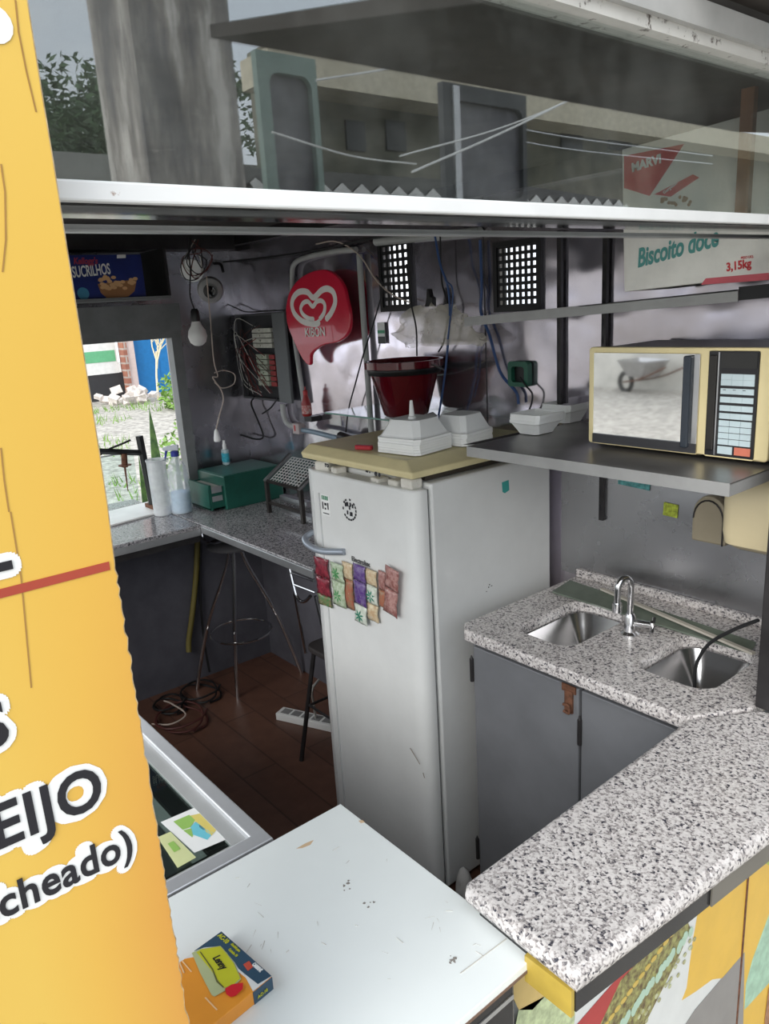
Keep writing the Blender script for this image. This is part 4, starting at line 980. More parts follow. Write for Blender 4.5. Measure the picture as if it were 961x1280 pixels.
for k in range(5):
    c = corner(238, 330, -3.18); pts = [c+Vector((rn.uniform(-.03, .03), rn.uniform(-.05, .05), .1))]
    for q in range(6): a = q*1.1+k; pts.append(c+Vector((.05, .055*math.cos(a), .05*math.sin(a)))+Vector((rn.uniform(-.02, .02),)*3))
    cable('loose_wire', ['tangled dark wire looping round the spot lamp', 'tangled brown wire looping round the spot lamp', 'second tangled dark wire of the nest at the spot lamp', 'pale wire tangled in the nest at the spot lamp', 'second brown wire tangled at the spot lamp'][k], pts, .0025, [RUBBER, MATS['brown wire'], RUBBER, MATS['white wire'], MATS['brown wire']][k], 'wire', 'wire nest in the corner')
# string with plug
cable('dangling_flex', 'thin pale flex dangling from the ceiling to a white plug', [corner(258, 345), corner(263, 400), corner(267, 450), corner(272, 470), corner(266, 472), corner(276, 487), corner(279, 500), corner(274, 520), corner(270, 537)], .0028, mat('pale flex', (.52, .44, .38), .6), 'flex')
cable('flex_loop', 'small curl of pale flex tied halfway down the dangling one', [corner(268, 466), corner(280, 463), corner(293, 468), corner(292, 480), corner(278, 485), corner(268, 478)], .0024, MATS['pale flex'], 'flex')
pg = corner(271, 545); 
tag(put('white_plug', MB().lathe([(.004, .03), (.009, .022), (.015, -.01), (.015, -.022), (.010, -.026)], Matrix.Translation(pg), 14), WHITEP, smooth=True), 'white plug hanging at the end of the pale flex over the green cash box', 'plug')
# wires across the wall
wr = lambda pts, y=1.90: [at(a, c, 'y', y) for a, c in pts]
cable('black_cable', 'long black cable sagging under the ceiling across the corner', wr([(255, 330), (330, 322), (400, 312), (470, 297), (530, 290)]), .004, RUBBER, group='cables on the back wall')
cable('black_cable', 'black cable falling from the ceiling past the red sign to the fridge', wr([(470, 345), (478, 360), (468, 400), (455, 440), (444, 480), (436, 510), (432, 540)]), .003, RUBBER, group='cables on the back wall')
cable('black_cable', 'black cable hanging down in front of the bucket', wr([(508, 330), (514, 380), (520, 410), (521, 445)], 1.70), .003, RUBBER, group='cables on the back wall')
cable('black_cable', 'black cable dropping beside the clear plastic bag', wr([(550, 290), (552, 350), (560, 385), (555, 425), (548, 440)]), .003, RUBBER, group='cables on the back wall')
cable('blue_cable', 'blue cable hanging at the bucket side from the ceiling', wr([(543, 292), (550, 330), (560, 360), (562, 400), (558, 450), (553, 490), (548, 520)], 1.86), .004, mat('blue cable', (.04, .09, .24), .45), group='cables on the back wall')
cable('blue_cable', 'blue cable running down the wall to the green socket box', wr([(600, 300), (602, 360), (601, 390), (612, 420), (620, 450), (628, 470), (645, 490), (648, 505)], 1.915), .005, MATS['blue cable'], group='cables on the back wall')
cable('blue_cable', 'thin blue cable twisted beside the thicker one at the bucket', wr([(556, 350), (566, 365), (560, 420), (556, 470), (550, 505)], 1.85), .0028, MATS['blue cable'], group='cables on the back wall')
cable('white_flex', 'thin pale flex running from the conduit down to the vent', wr([(395, 305), (420, 302), (448, 318), (470, 350), (490, 368), (512, 378)]), .0028, MATS['pale flex'], 'flex')
cable('black_cable', 'black cable hooked under the fuse box', wr([(318, 496), (314, 505), (322, 525), (329, 545), (320, 549), (300, 543)]), .0045, RUBBER, group='cables on the back wall')
cable('black_cable', 'short black cable end poking out below the fuse box', wr([(347, 498), (338, 510), (328, 517)], 1.89), .004, RUBBER, group='cables on the back wall')
cable('black_cable', 'short thick black cable end near the dome camera', wr([(262, 330), (275, 330), (279, 340)], 1.85), .007, RUBBER, group='cables on the back wall')
cable('black_cable', 'thin black cable along the wall above the fuse box', wr([(268, 372), (295, 385), (310, 390), (345, 388)]), .003, RUBBER, group='cables on the back wall')
# socket box, junction bits
sbp = at(652, 467, 'y', YB-.006)
sb = thing('socket_box', 'green square socket box on the metal wall above the foam trays', 'socket box', sbp)
put('rim', shape2d(rrect(-.042, -.04, .042, .04, .012), [rrect(-.028, -.026, .026, .024, .01)], 0, .02, FRONT(sbp)), mat('dark green plastic', (.02, .12, .075), .4), sb, bevel=.002)
put('recess', MB().box((sbp.x-.03, YB-.008, sbp.z-.028), (sbp.x+.03, YB-.0062, sbp.z+.028)), BLACK, sb)
put('wire', MB().tube(wr([(650, 472), (657, 482), (665, 492), (664, 505), (660, 515)], 1.905), .003), RUBBER, sb, smooth=True)
# stickers on the splash sheet
t_ = at(838, 638, 'y', YB-.008); tag(put('wall_sticker', MB().box((-.022, -.018, 0), (.022, .02, .0012), FRONT(t_) @ Matrix.Rotation(-.05, 4, 'Z')), mat('lime sticker', (.42, .50, .05), .5, var=.5, scale=90)), 'small lime green sticker on the metal splash wall', 'sticker')
t_ = at(793, 606, 'y', YB-.008); tag(put('wall_sticker', MB().box((-.055, -.008, 0), (.05, .012, .0012), FRONT(t_) @ Matrix.Rotation(-.05, 4, 'Z')), mat('teal strip sticker', (.10, .34, .34), .5, var=.5, scale=70)), 'teal strip sticker on the splash wall under the shelf', 'sticker')
# dispensers
dm = mat('cream dispenser plastic', (.70, .60, .38), .35, var=.03)
d0, d1 = at(911, 600, 'y', 1.70), at(955, 690, 'y', 1.70)
ds = thing('towel_dispenser', 'glossy cream dispenser on the end wall beside the post', 'dispenser', ((d0.x+XE-.025)/2, 1.72, d1.z))
zt_ = ZS-.04; zb_ = at(930, 684, 'y', 1.70).z
put('shell', MB().loft([[Vector((x, y, z)) for x, y in rrect(d0.x+i_, 1.66+i_, XE-.026, 1.90-i_, .03)] for i_, z in ((.02, zb_), (.004, zb_+.012), (0, zb_+.04), (0, zt_-.03), (.012, zt_))]), dm, ds, smooth=True)
put('mouth', MB().box((d0.x+.04, 1.69, zb_-.004), (XE-.04, 1.86, zb_+.001)), DARKSTEEL, ds)
e0, e1 = at(870, 615, 'y', YB-.02), at(910, 682, 'y', YB-.02)
e2 = thing('soap_dispenser', 'dull beige arched dispenser flat against the splash wall', 'dispenser', ((e0.x+e1.x)/2, YB-.02, e1.z))
w_ = (e1.x-e0.x); hh = e0.z-e1.z
arch = [(0, 0), (w_, 0)]+[(w_/2+w_/2*math.cos(a*PI/12), hh-w_*.62+w_*.62*math.sin(a*PI/12)) for a in range(13)]
put('plate', MB().prism(arch, 0, .03, FRONT((e0.x, YB-.0065, e1.z))), mat('dull beige plastic', (.36, .31, .22), .4, var=.06), e2, bevel=.006)
put('outline', MB().tube([FRONT((e0.x, YB-.037, e1.z)) @ Vector((x*.86+w_*.05, y*.9, 0)) for x, y in arch[1:]], .0025, 6, False), DARKSTEEL, e2)

# ================================================================== on the corner counters
ZK = .9505
# press with upright arm
pb = at(192, 637, 'z', ZK)
PX = pb.x
pr = thing('hand_press', 'black hand press with a white base plate on the window counter', 'press', (PX, pb.y-.12, ZK))
pz = lambda a, c: at(a, c, 'x', PX)
put('base_plate', MB().prism([(p.x, p.y) for p in ats([(120, 645), (186, 629), (196, 643), (120, 664)], 'z', ZK)], ZK, ZK+.010), mat('white base plate', (.78, .78, .76), .35), pr, bevel=.003)
put('base_rim', MB().box((PX-.05, pb.y-.02, ZK+.010), (PX+.04, pb.y+.018, ZK+.028)), RUST, pr)
bk_ = mat('matt black iron', (.015, .016, .016), .5)
put('upright', MB().tube([pz(191, 632), pz(174, 545)], .017, 4, False), bk_, pr)
put('arm', MB().tube([pz(178, 566), pz(120, 564)], .014, 4, False), bk_, pr)
put('plunger', MB().tube([pz(155, 567), pz(156, 584)], .014, 10, False).tube([pz(156, 584), pz(160, 614)], [.005, .002], 8, False).lathe([(.03, -.004), (.03, .0)], Matrix.Translation(pz(156, 581)), 18), RUST, pr)
put('lever', MB().tube([pz(120, 572), pz(135, 562), pz(152, 555), pz(163, 550)], .005), DARKSTEEL, pr, smooth=True)
# cup and spray bottle
cu = at(204, 643, 'z', ZK); hcu = at(204, 577, 'y', cu.y).z-ZK
frost = frosted('frosted plastic', (.80, .83, .85), .42)
cp_ = thing('measuring_cup', 'tall frosted plastic cup beside the spray bottle', 'cup', cu)
put('shell', MB().lathe([(.036, .0), (.040, .004), (.044, hcu), (.047, hcu), (.047, hcu-.006)], Matrix.Translation(cu), 24, (True, False)), frost, cp_, smooth=True, solid=.002)
put('spout', MB().prism([(-.012, .047), (.012, .047), (.0, .062)], hcu-.02, hcu, Matrix.Translation(cu)), frost, cp_)
sb_ = at(228, 640, 'z', ZK)
sp_ = thing('spray_bottle', 'frosted spray bottle with a blue trigger head on the counter corner', 'spray bottle', sb_)
H_ = at(226, 570, 'y', sb_.y).z-ZK
put('bottle', MB().lathe([(.046, 0), (.050, .008), (.049, H_*.4), (.044, H_*.5), (.049, H_*.62), (.04, H_*.82), (.018, H_*.93), (.016, H_)], Matrix.Translation(sb_), 24), frosted('frosted pale bottle', (.78, .84, .90), .45), sp_, smooth=True)
put('liquid', MB().lathe([(.043, .005), (.045, .01), (.044, H_*.36)], Matrix.Translation(sb_), 24), mat('pale blue liquid', (.35, .58, .75), .1), sp_, smooth=True)
blu = mat('deep blue plastic', (.03, .045, .30), .35)
Mh = Matrix.Translation(sb_+Vector((0, 0, H_))) @ Matrix.Rotation(-2.2, 4, 'Z')
put('cap', MB().lathe([(.019, -.008), (.019, .014), (.012, .018)], Mh, 16), blu, sp_, smooth=True)
hdm = put('trigger_head', MB().prism([(-.02, .018), (.05, .022), (.055, .034), (.03, .042), (-.02, .045)], -.009, .009, Mh @ Matrix.Rotation(PI/2, 4, 'X')), mat('frosted head', (.62, .66, .72), .35), sp_, bevel=.003)
put('trigger', MB().prism([(.03, .022), (.042, .022), (.05, -.02), (.044, -.022)], -.005, .005, Mh @ Matrix.Rotation(PI/2, 4, 'X')), blu, hdm, bevel=.002)
# glass screen on the counter
gz = thing('glass_screen', 'clear glass screen standing on the window counter behind the press', 'glass screen', (-3.70, 1.3, ZK))
ztop = at(215, 557, 'x', -3.70).z
put('pane', MB().box((-3.703, .6, ZK), (-3.697, 1.39, ztop)), GLASSC, gz)
put('edge', MB().box((-3.704, .6, ztop), (-3.696, 1.39, ztop+.006)), mat('grey screen edge', (.35, .37, .36), .4), gz)
# cash box with open drawer
gb0 = at(266, 642, 'z', ZK); gx1_ = gb0.x; 
gxl = at(240, 634, 'z', ZK).x
Hc = at(275, 597, 'x', gx1_).z-ZK
gxl = gx1_-.27
cbx = thing('cash_box', 'dark green metal box with its drawer pulled out on the back counter', 'cash box', ((gxl+gx1_)/2, 1.68, ZK))
gm = mat('dark green enamel', (.012, .085, .062), .3, var=.2)
y0c = gb0.y+.075
put('case', MB().box((gxl, y0c, ZK), (gx1_, YB-.02, ZK+Hc)), gm, cbx, bevel=.004)
put('top_sheet', MB().box((gxl+.01, y0c+.01, ZK+Hc), (gx1_-.01, YB-.03, ZK+Hc+.002)), mat('green top', (.03, .13, .10), .35), cbx)
dw = put('drawer', MB().box((gxl+.01, gb0.y, ZK+.01), (gx1_-.012, gb0.y+.012, ZK+Hc-.03)).box((gxl+.012, gb0.y, ZK+.012), (gxl+.018, y0c, ZK+Hc-.045)).box((gx1_-.02, gb0.y, ZK+.012), (gx1_-.014, y0c, ZK+Hc-.045)).box((gxl+.012, gb0.y, ZK+.012), (gx1_-.014, y0c, ZK+.018)), gm, cbx)
put('tray', MB().box((gxl+.02, gb0.y+.014, ZK+.03), (gx1_-.022, y0c, ZK+Hc-.05)), mat('beige grey tray', (.35, .33, .29), .5), dw)
put('label_plate', MB().box((gx1_-.0138, gb0.y+.012, ZK+.05), (gx1_-.0125, y0c-.01, ZK+.075)).box((gx1_-.0138, gb0.y+.012, ZK+.09), (gx1_-.0125, y0c-.01, ZK+.12)), ALU, dw)
# sanitizer on the box, adapter
sa = at(283, 581, 'z', ZK+Hc+.0025)
so = thing('sanitizer_bottle', 'small clear bottle with a teal label on the green cash box', 'bottle', sa)
hS = .110
put('bottle', MB().prism(rrect(-.022, -.014, .022, .014, .012), 0, hS*.72, Matrix.Translation(sa)), frosted('clear gel bottle', (.70, .86, .90), .5), so, smooth=True, bevel=.006)
put('label', MB().prism(rrect(-.0228, -.0148, .0228, .0148, .0125), hS*.15, hS*.55, Matrix.Translation(sa)), mat('teal label', (.05, .45, .58), .4, var=.4, scale=70), so, smooth=True)
put('cap', MB().lathe([(.010, hS*.71), (.010, hS*.92), (.007, hS*.98), (.006, hS*1.12)], Matrix.Translation(sa), 16), WHITEP, so, smooth=True)
ad = at(272, 577, 'z', ZK+Hc+.0025)
tag(put('adapter', MB().box((-.016, -.012, 0), (.016, .012, .05), Matrix.Translation(ad)), BLACK, bevel=.003), 'black plug adapter standing on the green cash box beside the bottle', 'adapter')
# grater stand
gr = [at(337, 641, 'z', ZK), at(378, 655, 'z', ZK)]
y0, y1 = gr[0].y, gr[0].y+.17; x0, x1 = gr[0].x, gr[1].x
hG = at(337, 602, 'y', y0).z-ZK
gg = thing('chip_cutter', 'black iron cutter frame with a metal mesh, beside the fridge on the dark counter', 'cutter', ((x0+x1)/2, (y0+y1)/2, ZK))
ir = mat('dark iron', (.05, .045, .042), .42, .5, var=.3)
for x in (x0, x1):
    for y in (y0, y1): put('leg', MB().box((x-.009, y-.009, ZK), (x+.009, y+.009, ZK+hG+(0 if y == y0 else .0))), ir, gg, bevel=.002)
for yy, zz in ((y0, hG), (y1, hG), (y0, .05)): put('rail', MB().tube([(x0, yy, ZK+zz), (x1, yy, ZK+zz)], .008, 4, False), ir, gg)
for xx in (x0, x1): put('guide', MB().tube([(xx, y0-.01, ZK+hG), (xx, y1-.03, ZK+hG+.10)], .009, 6, False), BRUSH, gg)
me_ = MB()
for k in range(11):
    u = k/10
    me_.tube([(x0+(x1-x0)*(.1+.8*u), y0, ZK+hG+.004), (x0+(x1-x0)*(.1+.8*u), y1-.04, ZK+hG+.09)], .0024, 4, False)
    me_.tube([(x0+(x1-x0)*.1, y0+(y1-.04-y0)*u, ZK+hG+.004+.086*u), (x0+(x1-x0)*.9, y0+(y1-.04-y0)*u, ZK+hG+.004+.086*u)], .0018, 4, False)
put('mesh', me_, mat('bright wire mesh', (.62, .63, .62), .4, .2), gg)
put('backing', MB().box((x0+.012, y0+.05, ZK+.0), (x1-.012, y0+.09, ZK+.012)).box((x0+.05, y0+.03, ZK+.06), (x1-.012, y0+.06, ZK+.085)), BRUSH, gg)
# red sauce bottle and valve behind the fridge
rb_ = at(384, 520, 'y', 1.88)
rs = thing('sauce_bottle', 'small red bottle with a printed white label near the red sign tip', 'bottle', rb_)
Mr = Matrix.Translation(rb_)
put('bottle', MB().lathe([(.018, 0), (.022, .005), (.022, .055), (.012, .085), (.010, .095)], Mr, 18), mat('red sauce plastic', (.30, .02, .02), .3), rs, smooth=True)
put('label', MB().lathe([(.0225, .012), (.0225, .048)], Mr, 18, (False, False)), mat('printed label', (.60, .50, .46), .5, col2=(.45, .05, .05), scale=90), rs, smooth=True)
put('cap', MB().lathe([(.0105, .094), (.0105, .112), (.004, .116), (.003, .13)], Mr, 14), mat('red cap', (.45, .03, .03), .4), rs, smooth=True)
put('hook', MB().box((rb_.x-.025, 1.88, rb_.z-.025), (rb_.x+.03, YB-.004, rb_.z-.002)), BLACK, rs)
pv = at(375, 537, 'y', 1.87)
pp = thing('water_pipe', 'blue grey water pipe with a valve along the wall behind the fridge top', 'pipe', pv)
put('pipe', MB().tube(wr([(368, 536), (392, 540), (420, 547), (450, 552), (475, 556)], 1.87), .011, 12), mat('bluish pipe', (.20, .27, .34), .35), pp, smooth=True)
put('valve', MB().tube(wr([(425, 545), (438, 550)], 1.87), .020, 12, False), DARKSTEEL, pp, smooth=True)
put('box', MB().box((pv.x-.032, 1.85, pv.z-.018), (pv.x+.02, 1.885, pv.z+.03)), mat('pinkish junction', (.42, .36, .36), .5), pp, bevel=.003)
put('mark', MB().box((pv.x-.016, 1.8485, pv.z-.004), (pv.x-.006, 1.85, pv.z+.022)), MATS['red cap'], pp)
cl = at(405, 558, 'z', ZT)
rows = []
for i in range(9):
    row = []
    for j in range(9):
        u, v = i/8, j/8; r = max(0, 1-((u-.5)**2+(v-.5)**2)*4)
        row.append(Vector((FX0-.01+.16*u, 1.74+.14*v, ZT-.002+.04*r**.5+.012*mnoise.noise(Vector((u*6, v*6, 1))))))
    rows.append(row)
tag(put('crumpled_bag', MB().grid(rows), mat('white plastic film', (.78, .79, .78), .4), smooth=True, solid=.002), 'crumpled white plastic bag at the back of the fridge top under the water pipe', 'bag')

# cereal box on the niche shelf over the window
NX = -3.24
ns = thing('niche_shelf', 'dark metal shelf above the small window, carrying the blue box', 'shelf', ((XW+NX)/2, 1.0, 1.9))
zsh = at(150, 372, 'x', NX).z
y1n = at(214, 375, 'x', NX).y
put('plate', MB().box((XW+.052, .1, zsh-.012), (NX, y1n, zsh)), wf, ns)
put('side_panel', MB().box((XW+.002, y1n, zsh-.0), (NX-.02, y1n+.012, 2.125)), DARKSTEEL, ns)
c0, c1 = at(84, 370, 'x', NX-.02), at(176, 318, 'x', NX-.02)
cbx2 = thing('cereal_box', 'blue cereal box picturing a bowl of flakes, on the shelf over the window', 'box', (NX-.06, (c0.y+c1.y)/2, zsh))
nav = mat('deep blue carton', (.012, .025, .16), .35, var=.25)
yA, yB_, zA, zB_ = c1.y-.36, c1.y, zsh+.001, c1.z
put('carton', MB().box((NX-.10, yA, zA), (NX-.02, yB_, zB_)), nav, cbx2, bevel=.002)
Mc = SIDE((NX-.02, 0, 0)); Tc = lambda px, py: tuple((at(px, py, 'x', NX-.02).yz))
letters('lettering', 'SUCRILHOS', .060, Mc @ Matrix.Translation((*Tc(91, 347), 0)) @ Matrix.Rotation(.07, 4, 'Z'), WHITEPRINT, cbx2, .0012, xs=.50, shear=.1)
letters('lettering', "Kellogg's", .034, Mc @ Matrix.Translation((*Tc(92, 330), 0)), mat('cereal red', (.36, .04, .08), .4), cbx2, .001, xs=.8, shear=.2)
decal('print', [circ(*Tc(104, 367), .024, 20)], Mc, mat('cyan print', (.06, .26, .42), .4), cbx2)
decal('print', [[Tc(122, 355), Tc(171, 349), Tc(168, 364), Tc(160, 371), Tc(134, 373), Tc(126, 366)]], Mc, mat('bowl brown', (.36, .17, .07), .5), cbx2)
rn = random.Random(8)
decal('flakes', [circ(*Tc(125+rn.uniform(0, 44), 352+rn.uniform(-7, 9)), .011, 7, .007) for k in range(34)], Mc, mat('flake orange', (.74, .45, .22), .5), cbx2, lift=.0009)
decal('print', [[Tc(146, 318.5), Tc(157, 318), Tc(157, 322.5), Tc(146, 323)]], Mc, WHITEPRINT, cbx2)

# ================================================================== under the counters
# bar stool
ft = Vector((-3.175, 1.536, 0))
scn = Vector((-3.02, 1.665, 0)); zs_ = at(293, 676, 'y', 1.55).z
zs_ = .80
bs_ = thing('bar_stool', 'chrome bar stool with splayed legs under the corner counter', 'bar stool', scn)
tops = scn+Vector((0, 0, zs_-.02))
fr_ang = []
feet = [at(297, 872, 'z', 0), at(246, 862, 'z', 0), at(377, 842, 'z', 0)]
cx_ = Vector(((feet[1].x+feet[2].x)/2, (feet[1].y+feet[2].y)/2, 0))
scn = (feet[0]+feet[1]+feet[2])/3
feet[1] = Vector((max(feet[1].x, XW+.06), feet[1].y, 0))
tp_ = at(293, 686, 'y', 1.62)
for f in feet:
    t_ = Vector((tp_.x, tp_.y, tp_.z)); d_ = (f-Vector((t_.x, t_.y, 0)))
    pts = [t_+Vector((d_.x*.10, d_.y*.10, 0)), t_+Vector((d_.x*.22, d_.y*.22, -t_.z*.15)), Vector((t_.x+d_.x*.62, t_.y+d_.y*.62, t_.z*.5)), Vector((t_.x+d_.x*.88, t_.y+d_.y*.88, t_.z*.18)), f]
    put('leg', MB().tube(pts, .0105, 10), STEEL, bs_, smooth=True)
rr = .15; zc = t_.z*.42
put('foot_ring', MB().tube([Vector((tp_.x+(scn.x-tp_.x)*.55+rr*math.cos(a*PI/12), tp_.y+(scn.y-tp_.y)*.55+rr*math.sin(a*PI/12), zc)) for a in range(25)], .006, 8, False), STEEL, bs_, smooth=True)
put('seat', MB().lathe([(.02, -.004), (.10, .01), (.125, .018), (.13, .028), (.12, .036), (.0, .040)], Matrix.Translation((tp_.x, tp_.y, tp_.z)), 28), mat('grey stool seat', (.06, .06, .065), .5), bs_, smooth=True)
put('seat_loop', MB().tube(ats([(252, 664), (256, 676), (268, 679), (280, 676), (304, 674), (312, 669)], 'y', 1.5), .006, 8), STEEL, bs_, smooth=True)
# second chair by the fridge
ch = thing('wire_chair', 'dark legged chair with a chrome wire back wedged beside the fridge', 'chair', (-2.42, 1.40, 0))
cy = 1.47
put('back_frame', MB().tube(ats([(361, 706), (366, 728), (372, 748), (380, 752), (388, 745)], 'y', cy), .007, 8).tube(ats([(361, 706), (370, 708), (384, 712), (396, 718)], 'y', cy), .006, 8), STEEL, ch, smooth=True)
for q in ([(364, 716), (392, 726)], [(368, 731), (394, 741)]): put('back_wire', MB().tube(ats(q, 'y', cy), .005, 8, False), STEEL, ch, smooth=True)
ftc = [at(380, 948, 'z', 0), at(383, 880, 'z', 0)]
ftc = [Vector((-2.49, 1.46, 0)), Vector((-2.56, 1.78, 0)), Vector((-2.22, 1.46, 0)), Vector((-2.24, 1.78, 0))]
for f in ftc:
    top = Vector((-2.36+(f.x+2.36)*.6, 1.62+(f.y-1.62)*.5, .50)); put('leg', MB().tube([f, top], .010, 8, False), DARKSTEEL, ch, smooth=True)
put('seat', MB().prism(rrect(-2.47, 1.51, -2.24, 1.74, .05), .50, .525), mat('dark seat', (.04, .035, .035), .6), ch, bevel=.006)
put('seat_brace', MB().tube([(-2.45, 1.5, .26), (-2.26, 1.5, .26), (-2.26, 1.74, .26), (-2.45, 1.74, .26), (-2.45, 1.5, .26)], .006, 6, False), DARKSTEEL, ch)
put('back_post', MB().tube([Vector((-2.44, 1.50, .5)), ats([(368, 742)], 'y', cy)[0]], .006, 8, False).tube([Vector((-2.26, 1.50, .5)), ats([(394, 745)], 'y', cy)[0]], .006, 8, False), STEEL, ch)
# power strip
a0, a1 = at(345, 900, 'z', 0), at(402, 913, 'z', 0)
d_ = (a1-a0).normalized(); M = frame(a0, d_, d_.cross(Vector((0, 0, 1)))*-1)
M = frame(a0, d_, Vector((0, 0, 1)).cross(d_)); Lp = (a1-a0).length+.08
pw = thing('power_strip', 'white power strip lying on the floor beside the fridge', 'power strip', a0)
put('case', MB().box((0, 0, 0), (Lp, .065, .036), M), WHITEP, pw, bevel=.004)
for k in range(5): put('socket', MB().box((.02+k*.056, .012, .036), (.064+k*.056, .053, .0375), M), mat('grey socket', (.25, .25, .25), .5), pw)
cable('floor_cable', 'white cable looping up from the power strip to the fridge', [at(395, 900, 'z', .02), at(392, 880, 'z', .15), at(390, 862, 'z', .3), at(398, 850, 'z', .3)], .006, MATS['white wire'], group='cables on the floor')
for k in range(3):
    c = at([212, 250, 226][k], [884, 868, 900][k], 'z', .01); pts = []
    for q in range(26): a = q*.55; r = .07+.012*math.sin(q*1.3)+.02*k; pts.append(Vector((c.x+r*math.cos(a)*1.2, c.y+r*math.sin(a), .008+.0015*q)))
    cable('floor_cable', ['dark cable coil on the floor behind the board', 'dark cable coil at the stool foot', 'brownish cable coil on the floor nearest the glass case'][k], pts, .005, [RUBBER, RUBBER, MATS['brown wire']][k], group='cables on the floor')
cable('floor_cable', 'pale cable curling on the dark floor over the coils', [at(205, 876, 'z', .05), at(215, 880, 'z', .05), at(232, 893, 'z', .04), at(214, 905, 'z', .03), at(190, 905, 'z', .02)], .004, MATS['pale flex'], group='cables on the floor')
tag(put('yellow_hose', MB().tube([at(247, 668, 'x', XW+.03), at(245, 720, 'x', XW+.03), at(240, 770, 'x', XW+.03), at(236, 800, 'x', XW+.03), at(236, 815, 'x', XW+.04)], .014, 10), mat('dirty yellow hose', (.16, .13, .03), .6), smooth=True), 'dirty yellow hose hanging against the dark wall behind the stool', 'hose')
cable('floor_cable', 'black cable running down the dark wall behind the stool leg', [at(251, 680, 'x', XW+.03), at(250, 740, 'x', XW+.03), at(255, 800, 'x', XW+.03), at(262, 840, 'x', XW+.05)], .006, RUBBER, group='cables on the floor')

# ================================================================== foreground: case, table, small box, board
ZG = .885
c1_, c2_, c3_ = at(183, 905, 'z', ZG), at(340, 1045, 'z', ZG), at(228, 1095, 'z', ZG)
CX1 = -1.118; CYB = .578; CX0 = -2.6; CYF = -.10
dc = thing('display_case', 'glass topped display case with aluminium rim behind the white table', 'display case', ((CX0+CX1)/2, .24, 0))
put('base', MB().box((CX0+.02, CYF+.02, .0), (CX1-.02, CYB-.03, .66)), GREYPAINT, dc)
put('side_wall', shape2d(rect(CX0, CYF, CX1, CYB), [rect(CX0+.05, CYF+.05, CX1-.055, CYB-.055)], .66, ZG-.04), mat('grey case wall', (.30, .31, .31), .4), dc)
put('rim', shape2d(rect(CX0, CYF, CX1, CYB), [rect(CX0+.03, CYF+.03, CX1-.035, CYB-.032)], ZG-.04, ZG, None, .004), mat('bright aluminium', (.72, .74, .77), .3, .55, var=.06), dc)
put('inner_rim', shape2d(rect(CX0+.03, CYF+.03, CX1-.035, CYB-.032), [rect(CX0+.06, CYF+.06, CX1-.05, CYB-.062)], ZG-.03, ZG-.012), mat('grey inner rim', (.36, .37, .37), .4), dc)
put('seal', shape2d(rect(CX0+.055, CYF+.055, CX1-.048, CYB-.058), [rect(CX0+.07, CYF+.07, CX1-.066, CYB-.10)], ZG-.032, ZG-.0205), BLACK, dc)
put('glass_top', MB().box((CX0+.06, CYF+.06, ZG-.020), (CX1-.05, CYB-.062, ZG-.015)), thinglass('case glass', (.8, .86, .84), 1.6, .01), dc)
put('shelf', MB().box((CX0+.052, CYF+.052, ZG-.20), (CX1-.057, CYB-.057, ZG-.195)), mat('dark case floor', (.05, .055, .06), .3), dc)
put('divider', MB().box((-1.95, CYF+.052, ZG-.19), (-1.93, CYB-.057, ZG-.06)), BRUSH, dc)
put('metal_mesh', MB().box((CX1-.30, CYF+.06, ZG-.194), (CX1-.10, .28, ZG-.19)), mat('brown patterned liner', (.18, .12, .08), .6, col2=(.4, .35, .3), scale=70), dc)
# leaflets lying on the glass
def leaflet(px4, z, name, label, m, prints):
    P = [at(x, y, 'z', z) for x, y in px4]
    t = thing(name, label, 'leaflet', P[0])
    b = MB().add(P+[p+Vector((0, 0, .0008)) for p in P], [(3,2,1,0),(4,5,6,7),(0,1,5,4),(1,2,6,5),(2,3,7,6),(3,0,4,7)])
    put('sheet', b, m, t)
    for poly, mm in prints:
        Q = []
        for u, v in poly:
            a = P[0].lerp(P[1], u); c = P[3].lerp(P[2], u); Q.append(a.lerp(c, v))
        put('print', MB().add([q+Vector((0, 0, .0012)) for q in Q]+[q+Vector((0, 0, .0014)) for q in Q], [tuple(range(len(Q)))[::-1], tuple(range(len(Q), 2*len(Q)))]), mm, t)
zl = ZG-.0148
mg, mc_, my = mat('map green', (.30, .52, .12), .5), mat('map cyan', (.16, .55, .66), .5), mat('map yellow', (.70, .58, .16), .5)
leaflet([(201, 1028), (250, 1007), (293, 1045), (243, 1066)], zl, 'map_leaflet', 'white leaflet with a coloured map on the glass of the display case', WHITEPRINT,
        [([(.22, .12), (.62, .12), (.62, .3), (.4, .42), (.22, .4)], mg), ([(.62, .15), (.85, .2), (.85, .7), (.6, .8), (.55, .5)], my), ([(.4, .42), (.6, .34), (.62, .6), (.7, .75), (.45, .85), (.3, .6)], mc_), ([(.22, .42), (.4, .45), (.3, .62), (.24, .66)], mg)])
leaflet([(197, 1047), (213, 1040), (245, 1072), (222, 1085)], zl+.0016, 'yellow_leaflet', 'pale yellow green leaflet beside the map leaflet', mat('pale lime paper', (.62, .66, .34), .6), [([(.3, .3), (.7, .3), (.7, .6), (.3, .6)], mg)])

